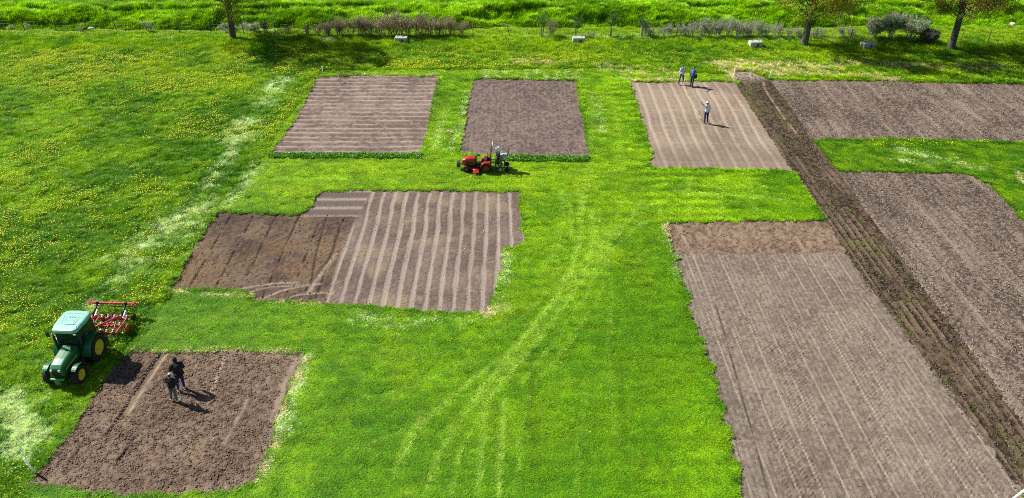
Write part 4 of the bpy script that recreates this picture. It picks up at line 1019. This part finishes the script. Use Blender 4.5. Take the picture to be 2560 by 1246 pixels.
    # exhaust, mirrors, lights, steps, tank
    m = MB(); m.path([(.86, -.42, 1.0), (.86, -.47, 1.15), (.86, -.48, 1.30)], .035, 8); m.tube((.86, -.48, 1.25), (.84, -.50, 2.05), .06, .06, 12); m.tube((.84, -.50, 2.05), (.80, -.51, 2.18), .035, n=10); m.build("exhaust_pipe", BLK, t)
    for s in (-1, 1):
        m = MB(); m.path([(.55, s * .56, 2.08), (.60, s * .75, 2.10), (.60, s * .92, 2.06)], .018, 6); ar = m.build("mirror_arm", BLK, t)
        m = MB(); m.box((.60, s * .95, 1.92), (.05, .17, .28), bev=.02); m.build("mirror", BLK, ar)
        m = MB(); m.box((.80, s * .52, 2.14), (.05, .14, .07), bev=.015); m.build("work_light", LAMP, t)
        m = MB(); m.box((.55, s * .62, .40), (.30, .22, .03)).box((.55, s * .60, .62), (.28, .18, .03)).box((.42, s * .55, .55), (.02, .05, .4)).box((.68, s * .55, .55), (.02, .05, .4)); m.build("step", BLK, t)
    m = MB(); m.box((.92, .46, .66), (.42, .22, .28), bev=.05); m.build("fuel_tank", BLK, t)
    m = MB()
    for s in (-1, 1): m.tube((-.30, s * .30, .45), (-.98, s * .36, .42), .035); m.tube((-.30, s * .22, 1.0), (-.62, s * .32, .95), .03); m.tube((-.62, s * .32, .95), (-.72, s * .34, .45), .02)
    m.tube((-.25, 0, .95), (-.95, 0, .85), .035); m.build("rear_linkage", BLK, t)
    return t
def cultivator(loc, rz, sc):
    t = empty("field_cultivator", loc, rz, "red spring tine cultivator with rear roller mounted behind the green tractor", "cultivator"); t.scale = (sc,) * 3
    # x backwards is negative; origin at the hitch, local front +x
    m = MB()
    for x in (-.25, -.80, -1.40): m.box((x, 0, .52), (.08, 2.15, .08), bev=.01)
    for y in (-1.06, -.4, .4, 1.06): m.box((-.82, y, .58), (1.25, .07, .07), bev=.01)
    m.tube((-.2, -.95, .60), (-1.45, -.55, .66), .04); m.tube((-.2, .95, .60), (-1.45, .55, .66), .04); m.tube((-.1, 0, .95), (-1.4, -.75, .68), .045); m.tube((-.1, 0, .95), (-1.4, .75, .68), .045)
    fr = m.build("frame", REDI, t)
    m = MB()
    for s in (-1, 1): m.tube((0, s * .38, .42), (-.05, s * .12, 1.05), .04); m.tube((-.05, s * .12, 1.05), (-.85, s * .30, .60), .035)
    m.box((-.05, 0, 1.06), (.12, .32, .10), bev=.02); m.box((-.02, 0, .44), (.08, .84, .08), bev=.01); m.build("hitch_frame", REDI, t)
    for j, x in enumerate((-.25, -.80, -1.40)):
        for i in range(7):
            y = -.96 + i * .32 + (j - 1) * .08
            m = MB(); m.box((x, y, .60), (.10, .06, .10), bev=.01); m.lathe([(-.05, .055), (-.02, .07), (.02, .07), (.05, .055)], c=(x - .08, y, .63), axis='Y', n=10)
            m.path([(x - .02, y, .56), (x - .20, y, .58), (x - .30, y, .44), (x - .22, y, .26), (x - .10, y, .12), (x - .04, y, .02)], .018, 5); m.box((x - .03, y, .05), (.05, .05, .12), rot=(0, .4, 0))
            m.build("spring_tine", TINE, t)
    for s in (-1, 1):
        m = MB(); m.lathe([(-.02, .02), (-.02, .24), (.02, .24), (.02, .02)], c=(-.9, s * 1.26, .26), axis='Y', n=22); m.tube((-.9, s * 1.08, .5), (-.9, s * 1.24, .26), .025); m.build("side_disc", REDI, t)
    m = MB(); m.tube((-1.90, -1.12, .22), (-1.90, 1.12, .22), .03)
    for k in range(10):
        a = k * math.pi / 5; m.path([(-1.90 + .19 * math.cos(a + b * .5), -1.1 + b * 2.2, .22 + .19 * math.sin(a + b * .5)) for b in [i / 6 for i in range(7)]], .012, 4)
    for y in (-1.1, -.55, 0, .55, 1.1): m.lathe([(-.008, .19), (.008, .19)], c=(-1.90, y, .22), axis='Y', n=18)
    m.build("cage_roller", BLK, t)
    for s in (-1, 1):
        m = MB(); m.box((-1.72, s * .75, .52), (.50, .08, .10), rot=(0, .45, 0), bev=.01); m.build("roller_arm", WHT, t)
        m = MB(); m.tube((-1.45, s * .75, .6), (-2.15, s * .75, .92), .05); m.box((-2.1, s * .75, .95), (.14, .12, .16), bev=.02); m.build("hinge", BLK, t)
    m = MB(); m.box((-2.20, 0, .88), (.09, 2.36, .09), bev=.01)
    for y in (-1.15, 0, 1.15):
        for (dx, dz) in ((.16, -.02), (-.16, .02)): m.tube((-2.20, y - .20, .88), (-2.20 + dx, y, .88 + dz), .025, n=6); m.tube((-2.20 + dx, y, .88 + dz), (-2.20, y + .20, .88), .025, n=6)
    m.build("levelling_bar", REDI, t)
    m = MB(); m.box((-2.30, 0, .60), (.02, 2.2, .04))
    for i in range(14): m.path([(-2.24, -1.05 + i * .162, .85), (-2.32, -1.05 + i * .162, .5), (-2.38, -1.05 + i * .162, .12)], .010, 4)
    m.build("levelling_tines", BLK, t)
    return t
a, b = P(199, 936, .47), P(243, 868, .70)
RZ = R(-92.5)
gt = green_tractor((-20.90, 28.05, 0), RZ, 1.0)
fx_, fy_ = math.cos(RZ), math.sin(RZ)
cultivator((-20.90 - fx_ * 1.0 - .0, 28.05 - fy_ * 1.0, 0), RZ, 1.0)

def red_tractor(loc, rz, sc):
    t = empty("compact_tractor", loc, rz, "small red open tractor with belly mower and folded roll bar on the middle lane", "tractor"); t.scale = (sc,) * 3
    for s in (-1, 1):
        wheel(t, 0, s * .44, .34, .26, .19, RED, "rear_wheel", 16, s); wheel(t, 1.40, s * .42, .23, .17, .125, RED, "front_wheel", 14, s)
        fender(t, 0, .34, .38, s * .28, s * .58, 10, 150, RED, th=.03)
        m = MB(); m.box((-.05, s * .43, .745), (.46, .28, .035), bev=.012); m.build("fender_top", RED, t)
    m = MB(); m.box((.6, 0, .36), (1.7, .24, .22), bev=.02).box((0, 0, .36), (.3, .62, .24), bev=.03).box((1.4, 0, .25), (.12, .66, .10)).box((.55, 0, .40), (.5, .78, .04), bev=.01).box((-.25, 0, .45), (.2, .3, .3)); m.build("chassis", BLK, t)
    m = MB(); rings = []
    for x, hw, zt, zb in ((.80, .27, .98, .52), (1.2, .265, .97, .50), (1.45, .255, .93, .48), (1.60, .235, .86, .46), (1.68, .19, .74, .50)):
        r_ = []
        for k in range(13):
            q = math.pi * k / 12; cx, cz = math.cos(q), math.sin(q); e = .5
            r_.append((x, hw * abs(cx) ** e * (1 if cx >= 0 else -1), zb + .2 + (zt - zb - .2) * cz ** e if k not in (0, 12) else zb))
        rings.append(r_)
    m.loft(rings, sm=False); bo = m.build("bonnet", RED, t)
    for s in (-1, 1):
        m = MB(); m.box((1.15, s * .262, .64), (.55, .02, .18), bev=.005); m.build("side_grille", BLK, bo)
        m = MB(); m.box((1.655, s * .13, .76), (.04, .10, .07), bev=.015); m.build("headlight", LAMP, t)
    m = MB(); m.box((1.68, 0, .56), (.04, .30, .16), bev=.01); m.build("grille", BLK, t)
    m = MB()
    for k in range(6): m.box((1.96, -.20 + k * .08, .42), (.24, .065, .30), bev=.02)
    m.tube((1.65, 0, .40), (1.9, 0, .42), .05); m.build("front_weights", simple("dark_iron", (.05, .055, .065), .55), t)
    m = MB(); m.box((.74, 0, .78), (.14, .44, .34), bev=.03); m.tube((.72, 0, .92), (.56, 0, 1.08), .025); m.lathe([(-.01, .14), (0, .155), (.01, .14)], c=(.55, 0, 1.09), axis='Z', n=16); m.build("steering_wheel", BLK, t)
    m = MB(); m.box((.12, 0, .74), (.40, .42, .10), bev=.04).box((-.08, 0, .98), (.10, .42, .42), rot=(0, -.15, 0), bev=.04); m.tube((-.05, -.2, .92), (.2, -.24, .92), .022); m.tube((-.05, .2, .92), (.2, .24, .92), .022); m.build("seat", SEAT, t)
    m = MB()
    for s in (-1, 1): m.tube((-.30, s * .36, .40), (-.32, s * .36, 1.35), .035); m.tube((-.32, s * .36, 1.35), (-.42, s * .34, 1.78), .032)
    m.tube((-.42, -.34, 1.78), (-.42, .34, 1.78), .032); ro = m.build("roll_bar", BLK, t)
    m = MB()
    for s in (-1, 1): m.tube((-.42, s * .34, 1.74), (-.47, s * .33, 2.02), .04)
    m.tube((-.47, -.33, 2.02), (-.47, .33, 2.02), .036); m.build("roll_bar_top", GRY, ro)
    m = MB(); rings = []
    for z, k in ((.12, 1.0), (.24, 1.0), (.29, .82)):
        rings.append([(.72 + .36 * k * math.cos(q), .66 * k * math.sin(q), z) for q in [2 * math.pi * i / 20 for i in range(20)]])
    m.loft(rings); m.box((.72, .74, .17), (.42, .26, .07), rot=(-.25, 0, 0), bev=.01); m.box((.72, -.60, .22), (.3, .2, .1), bev=.02)
    m.build("mower_deck", RED, t)
    m = MB()
    for s in (-1, 1): m.lathe([(-.03, .02), (-.03, .08), (.03, .08), (.03, .02)], c=(1.12, s * .42, .08), axis='Y', n=14)
    m.build("deck_wheel", BLK, t)
    m = MB()
    for s in (-1, 1): m.tube((-.25, s * .2, .38), (-.72, s * .3, .40), .022)
    m.tube((-.22, 0, .72), (-.70, 0, .80), .022); m.build("rear_linkage", BLK, t)
    return t
def seeder(loc, rz):
    t = empty("plot_seeder", loc, rz, "black framed seeder with a silvery hopper mounted behind the small red tractor", "seeder")
    m = MB()
    m.box((0, 0, .38), (.10, 1.15, .10), bev=.01).box((-.62, 0, .42), (.08, 1.15, .08), bev=.01)
    for s in (-1, 1): m.box((-.30, s * .52, .40), (.62, .06, .08)); m.tube((0, s * .30, .38), (.02, 0, .95), .03); m.box((-.16, s * .28, .80), (.06, .06, .85)); m.tube((-.16, s * .28, 1.2), (-.55, s * .35, .45), .022)
    m.box((-.16, 0, 1.20), (.30, .62, .06), bev=.01).box((-.16, 0, .75), (.22, .5, .5), bev=.02); m.build("frame", BLK, t)
    m = MB(); m.lathe([(1.22, .07), (1.34, .11), (1.42, .18), (1.64, .19), (1.66, .20), (1.72, .13), (1.78, .02)], c=(-.18, 0, 0), axis='Z', n=20); m.build("hopper", simple("silvery_hopper", (.75, .80, .80), .2, .3, coat=.8), t)
    m = MB(); m.box((-.42, -.30, .82), (.30, .34, .36), bev=.02); m.build("seed_box", BLU, t)
    m = MB(); m.box((-.66, .05, 1.12), (.34, .44, .10), bev=.03); m.build("operator_seat", BLU, t)
    m = MB(); m.box((-.86, .05, 1.33), (.06, .40, .36), rot=(0, -.3, 0), bev=.03); m.tube((-.64, .05, .42), (-.66, .05, 1.08), .035); m.tube((-.8, .05, 1.1), (-.86, .05, 1.25), .03); m.build("backrest", SEAT, t)
    for i in range(4):
        y = -.45 + i * .30; m = MB(); m.tube((-.35, y, .42), (-.30, y, .14), .022); m.lathe([(-.012, .01), (-.012, .15), (.012, .15), (.012, .01)], c=(-.32, y, .15), axis='Y', n=18); m.tube((-.18, y * .2, 1.22), (-.36, y, .5), .016); m.build("coulter", GRY if i % 2 else BLK, t)
    for s in (-1, 1):
        m = MB(); m.lathe([(-.05, .03), (-.05, .16), (-.03, .18), (.03, .18), (.05, .16), (.05, .03)], c=(-.78, s * .42, .18), axis='Y', n=18); m.tube((-.62, s * .42, .42), (-.78, s * .42, .18), .022); m.build("press_wheel", TYR, t)
    m = MB(); m.box((-.12, -.53, .95), (.10, .10, .34), bev=.02); m.build("control_box", BLK, t)
    return t
red_tractor((-1.80, 47.72, .02), R(180), 1.0)
seeder((-1.80 + .66, 47.72, .02), R(180))

# ------------------------------------------------------------------ people
def capsule(m, a, b, ra, rb, n=14, sx=1.0):
    a, b = Vector(a), Vector(b); d = b - a; L = d.length; q = (d if L > 1e-5 else Vector((0, 0, 1))).to_track_quat('Z', 'Y').to_matrix()
    prof = [(-ra * math.cos(t), ra * math.sin(t)) for t in [math.pi / 2 * i / 4 for i in range(5)]] + [(L + rb * math.sin(t), rb * math.cos(t)) for t in [math.pi / 2 * i / 4 for i in range(5)]]
    prof = [(z, max(r, .0008)) for z, r in prof]; rings = []
    for z, r in prof: rings.append([tuple(a + q @ Vector((r * math.cos(2 * math.pi * k / n), r * math.sin(2 * math.pi * k / n), z))) for k in range(n)])
    m.loft(rings, sm=True)
def ellip(m, c, r, n=16, rot=None):
    M = Matrix.Translation(c) @ (Euler(rot).to_matrix().to_4x4() if rot else Matrix.Identity(4)); rings = []
    for i in range(n // 2 + 1):
        t = math.pi * i / (n // 2); rings.append([tuple(M @ Vector((r[0] * max(math.sin(t), .01) * math.cos(2 * math.pi * k / n), r[1] * max(math.sin(t), .01) * math.sin(2 * math.pi * k / n), -r[2] * math.cos(t)))) for k in range(n)])
    m.loft(rings, sm=True)
def remeshed(m, name, mat, parent, vox, it=3):
    me = bpy.data.meshes.new(name); me.from_pydata(m.v, [], m.f); o = bpy.data.objects.new(name, me); S.collection.objects.link(o)
    rm = o.modifiers.new("r", 'REMESH'); rm.mode = 'VOXEL'; rm.voxel_size = vox; rm.use_smooth_shade = True
    sm_ = o.modifiers.new("s", 'SMOOTH'); sm_.iterations = it; sm_.factor = .5
    dg = bpy.context.evaluated_depsgraph_get(); nm = bpy.data.meshes.new_from_object(o.evaluated_get(dg)); bpy.data.objects.remove(o); bpy.data.meshes.remove(me)
    nm.materials.clear(); nm.materials.append(mat); nm.name = name
    o = bpy.data.objects.new(name, nm); S.collection.objects.link(o); o.parent = parent
    return o
SKIN = simple("skin", (.50, .29, .20), .55, var=.05)
EYEW = simple("eye_white", (.7, .7, .68), .2, var=.02); IRIS = simple("iris_dark", (.03, .02, .015), .15); LIP = simple("lips", (.40, .14, .12), .45)
def hand(m, w_, d, side, curl=.5):
    """palm, four fingers of different lengths, thumb; d = direction of the forearm"""
    d = Vector(d).normalized(); s = d.cross(Vector((0, 0, 1)));
    s = s.normalized() if s.length > .2 else Vector((1, 0, 0)); nrm = s.cross(d).normalized()
    w_ = Vector(w_); pe = w_ + d * .085
    for k in (-1, -.33, .33, 1): capsule(m, w_ + s * k * .016, pe + s * k * .028, .016, .013, 8)
    for k, L in zip((-1, -.33, .33, 1), (.062, .078, .084, .072)):
        b = pe + s * k * .030; d1 = (d * math.cos(curl * .6) + nrm * math.sin(curl * .6)); d2 = (d * math.cos(curl * 1.6) + nrm * math.sin(curl * 1.6))
        m1 = b + d1 * L * .5; capsule(m, b, m1, .0092, .0085, 8); capsule(m, m1, m1 + d2 * L * .5, .0085, .0075, 8)
    tb = w_ + d * .03 + s * side * .030; t1 = tb + (d * .6 + s * side * .8).normalized() * .038; capsule(m, tb, t1, .0125, .010, 8); capsule(m, t1, t1 + (d * .9 + s * side * .25 + nrm * .3).normalized() * .032, .010, .0085, 8)
def person(loc, rz, label, J, top, bottom, shoe, hat=None, hair=None, bulk=1.0, height=1.76, hood=False, group=None, lean=0.0):
    """J: joints in metres for a 1.76 m figure, facing +y"""
    t = empty("person", loc, rz, label, "person", group); t.scale = (height / 1.76,) * 3; t.rotation_euler.rotate(Euler((0, R(lean), 0)))
    V = {k: Vector(v) for k, v in J.items()}
    pel, ch, nk, hd = V['pelvis'], V['chest'], V['neck'], V['head']
    face = V.get('face', Vector((0, 1, -.1))).normalized()
    yaw = math.atan2(-face.x, face.y); pit = math.asin(max(-1, min(1, face.z)))
    up = (hd - nk).normalized(); rot = Euler((pit, 0, yaw)); RM_ = rot.to_matrix()
    H = lambda x, y, z: tuple(hd + RM_ @ Vector((x, y, z)))
    # body
    m = MB(); mid = pel.lerp(ch, .5); syaw = V['shL'] - V['shR']; by = math.atan2(-(syaw.y), -(syaw.x)) if False else 0
    ellip(m, pel, (.155, .105, .12)); ellip(m, mid, (.135, .095, .15)); ellip(m, ch, (.165, .105, .16)); capsule(m, V['shL'], V['shR'], .06, .06); capsule(m, ch, nk, .085, .055); capsule(m, nk, hd, .056, .06)
    capsule(m, pel, ch, .11, .11)
    for s in 'LR':
        capsule(m, V['sh' + s], V['el' + s], .050, .040); capsule(m, V['el' + s], V['wr' + s], .040, .026)
        hand(m, V['wr' + s], V['wr' + s] - V['el' + s], -1 if s == 'L' else 1)
        capsule(m, V['hip' + s], V['kn' + s], .085, .058); capsule(m, V['kn' + s], V['an' + s], .056, .038)
        f = V['an' + s]; fd = V.get('ft' + s, Vector((0, 1, 0))).normalized(); capsule(m, f + Vector((0, 0, -.03)) - fd * .03, f + fd * .13 + Vector((0, 0, -.05)), .036, .030)
    ellip(m, H(0, -.005, .02), (.076, .095, .108), 20, rot); ellip(m, H(0, .035, -.06), (.052, .055, .055), 14, rot); ellip(m, H(0, .10, -.015), (.012, .018, .026), 10, rot)
    for s in (-1, 1): ellip(m, H(s * .078, -.005, -.005), (.010, .020, .030), 10, rot); ellip(m, H(s * .032, .080, .012), (.014, .01, .012), 8, rot)
    ellip(m, H(0, .083, -.055), (.024, .012, .010), 8, rot)
    o = remeshed(m, "body", SKIN, t, .0075, 2); me = o.data
    for q in (EYEW, IRIS, LIP): me.materials.append(q)
    ey = [Vector(H(s * .032, .088, .012)) for s in (-1, 1)]; mo = Vector(H(0, .093, -.055)); mi = [0] * len(me.polygons)
    for p in me.polygons:
        c = p.center
        if (c - hd).length < .16:
            for e in ey:
                dd = (c - e).length
                if dd < .012: mi[p.index] = 1
                if dd < .007: mi[p.index] = 2
            if (c - mo).length < .018: mi[p.index] = 3
    me.polygons.foreach_set("material_index", mi)
    # jacket or shirt
    k = bulk; m = MB()
    ellip(m, ch, (.180 * k, .122 * k, .17)); ellip(m, mid, (.158 * k, .118 * k, .17)); ellip(m, pel + Vector((0, 0, .04)), (.172 * k, .124 * k, .11)); capsule(m, V['shL'], V['shR'], .072 * k, .072 * k); capsule(m, ch, nk - (nk - ch) * .12, .098, .072)
    capsule(m, pel, ch, .125 * k, .125 * k)
    for s in 'LR':
        capsule(m, V['sh' + s], V['el' + s], .068 * k, .056 * k); capsule(m, V['el' + s], V['el' + s].lerp(V['wr' + s], .93), .056 * k, .042 * k)
    if hood: ellip(m, H(0, -.03, .02), (.105, .11, .125), 16, rot); capsule(m, nk, H(0, -.04, -.03), .08, .09)
    jk = remeshed(m, "jacket" if k > 1.05 else "shirt", top, t, .012, 3)
    if hood:
        pass
    m = MB(); ellip(m, pel, (.166, .118, .125))
    for s in 'LR':
        capsule(m, V['hip' + s], V['kn' + s], .096, .072); capsule(m, V['kn' + s], V['an' + s] + Vector((0, 0, .01)), .070, .056)
    remeshed(m, "trousers", bottom, t, .012, 3)
    for s in 'LR':
        m = MB(); f = V['an' + s]; fd = V.get('ft' + s, Vector((0, 1, 0))).normalized(); z = f.z
        capsule(m, f + Vector((0, 0, -.035)) - fd * .035, f + Vector((0, 0, -.045)) + fd * .15, .047, .040); capsule(m, f + Vector((0, 0, .02)), f + Vector((0, 0, -.03)), .048, .046)
        remeshed(m, "shoe", shoe, t, .010, 2)
    if hair and not hood:
        m = MB(); ellip(m, H(0, -.022, .04), (.087, .095, .098), 16, rot); ellip(m, H(0, -.06, -.02), (.07, .05, .07), 12, rot); remeshed(m, "hair", hair, t, .010, 2)
    if hat:
        m = MB(); ellip(m, H(0, -.008, .062), (.092, .106, .078), 18, rot)
        m.loft([[H(-.07, .08, .05), H(.07, .08, .05), H(.06, .155, .035), H(-.06, .155, .035)], [H(-.07, .08, .062), H(.07, .08, .062), H(.06, .155, .047), H(-.06, .155, .047)]])
        remeshed(m, "cap", hat, t, .008, 2)
    return t
BASE = dict(pelvis=(0, 0, .95), chest=(0, 0, 1.28), neck=(0, -.01, 1.47), head=(0, .01, 1.62), shL=(-.17, 0, 1.41), shR=(.17, 0, 1.41),
            elL=(-.24, -.02, 1.13), elR=(.24, -.02, 1.13), wrL=(-.25, .07, .89), wrR=(.25, .07, .89), hipL=(-.09, 0, .92), hipR=(.09, 0, .92),
            knL=(-.11, .02, .50), knR=(.11, .02, .50), anL=(-.12, 0, .085), anR=(.12, 0, .085))
def pose(**k): d = dict(BASE); d.update(k); return d
def cl_(n, c): return simple(n, c, .85, var=.18, scale=9, bump=.4)
NAVY = cl_("navy_trousers", (.018, .028, .075)); DENIM = cl_("denim", (.05, .10, .16)); LBLUE = cl_("light_blue_shirt", (.64, .78, .90)); PALEV = cl_("pale_shirt", (.62, .62, .78))
BJK = cl_("blue_jacket", (.03, .10, .38)); BLKJ = cl_("black_jacket", (.012, .012, .016)); DBLU = cl_("dark_blue_trousers", (.02, .03, .20)); GRTR = cl_("grey_green_trousers", (.12, .17, .17))
WSH = cl_("white_shoe", (.65, .63, .58)); BSH = cl_("black_shoe", (.02, .02, .02)); GCAP = cl_("grey_cap", (.50, .52, .56)); WCAP = cl_("white_cap", (.75, .72, .68)); DHAIR = simple("dark_hair", (.03, .022, .018), .5)
x, y, _ = P(1702, 211); person((x, y, .03), R(200), "person in a pale shirt and jeans standing feet apart at the tan plot's back edge",
    pose(wrL=(-.08, .20, 1.08), elL=(-.25, .0, 1.15), wrR=(.10, .22, 1.05), elR=(.25, .0, 1.15), knL=(-.15, .04, .50), knR=(.15, -.02, .50), anL=(-.17, .06, .085), anR=(.19, -.08, .085)), PALEV, DENIM, BSH, hair=DHAIR, group=None)
x, y, _ = P(1729, 216); pB = person((x, y, .03), R(130), "person in a blue and black jacket pointing, at the tan plot's back edge",
    pose(elL=(-.18, .26, 1.40), wrL=(-.17, .50, 1.42), head=(0, .03, 1.62), knL=(-.12, .05, .5), anL=(-.15, .08, .085), anR=(.14, -.06, .085)), BJK, NAVY, BSH, hair=DHAIR, bulk=1.12)
m = MB(); m.box((.0, .135, 1.30), (.17, .03, .20), bev=.01); m.build("front_panel", cl_("white_panel_cloth", (.6, .72, .9)), pB)
m = MB(); m.box((0, 0, .17), (.30, .15, .34), bev=.05); m.path([(-.10, .0, .33), (-.06, .06, .62), (.02, .05, .72), (.08, -.02, .62), (.10, 0, .33)], .014, 6); bg_ = m.build("shoulder_bag", cl_("black_bag", (.012, .012, .014)))
bg_.location = (x + .27, y + .10, .70); bg_.rotation_euler = (0, 0, R(40)); tag(bg_, "black bag slung at the side of the pointing person in blue", "bag")
x, y, _ = P(1765, 308); person((x, y, .03), R(12), "person seen from behind in a light blue shirt and white cap with left arm raised",
    pose(elL=(-.36, .10, 1.55), wrL=(-.48, .16, 1.76), knL=(-.11, .02, .5), anL=(-.13, 0, .085), anR=(.13, .04, .085), wrR=(.24, .05, .90)), LBLUE, NAVY, BSH, hat=WCAP, hair=DHAIR, bulk=1.04, height=1.78, lean=-4)
x, y, _ = P(454, 973); person((x, y, .0), R(35), "larger person in a black hooded jacket and dark blue trousers bending over the cloddy plot",
    pose(pelvis=(0, -.06, .94), chest=(0, .10, 1.24), neck=(0, .22, 1.39), head=(0, .31, 1.49), face=(0, .7, -.7), shL=(-.19, .15, 1.34), shR=(.19, .15, 1.34), elL=(-.26, .22, 1.08), elR=(.27, .20, 1.08), wrL=(-.14, .38, .98), wrR=(.15, .38, .98),
         hipL=(-.09, -.05, .91), hipR=(.09, -.05, .91), anL=(-.14, -.02, .085), anR=(.13, .03, .085)), BLKJ, DBLU, WSH, hat=BLKJ, hood=True, bulk=1.42, height=1.84, lean=5)
x, y, _ = P(435, 1001); person((x, y, .0), R(-10), "smaller person in a black top, grey cap and grey trousers standing on the cloddy plot",
    pose(face=(0, .9, -.35), head=(0, .04, 1.61), elL=(-.26, .02, 1.14), elR=(.26, .02, 1.14), wrL=(-.18, .18, .95), wrR=(.18, .18, .95), ftL=(-.6, 1, 0), ftR=(.8, .6, 0), anR=(.16, .0, .085), anL=(-.13, .0, .085)), BLKJ, GRTR, WSH, hat=GCAP, hair=DHAIR, bulk=1.25, height=1.66, lean=6)
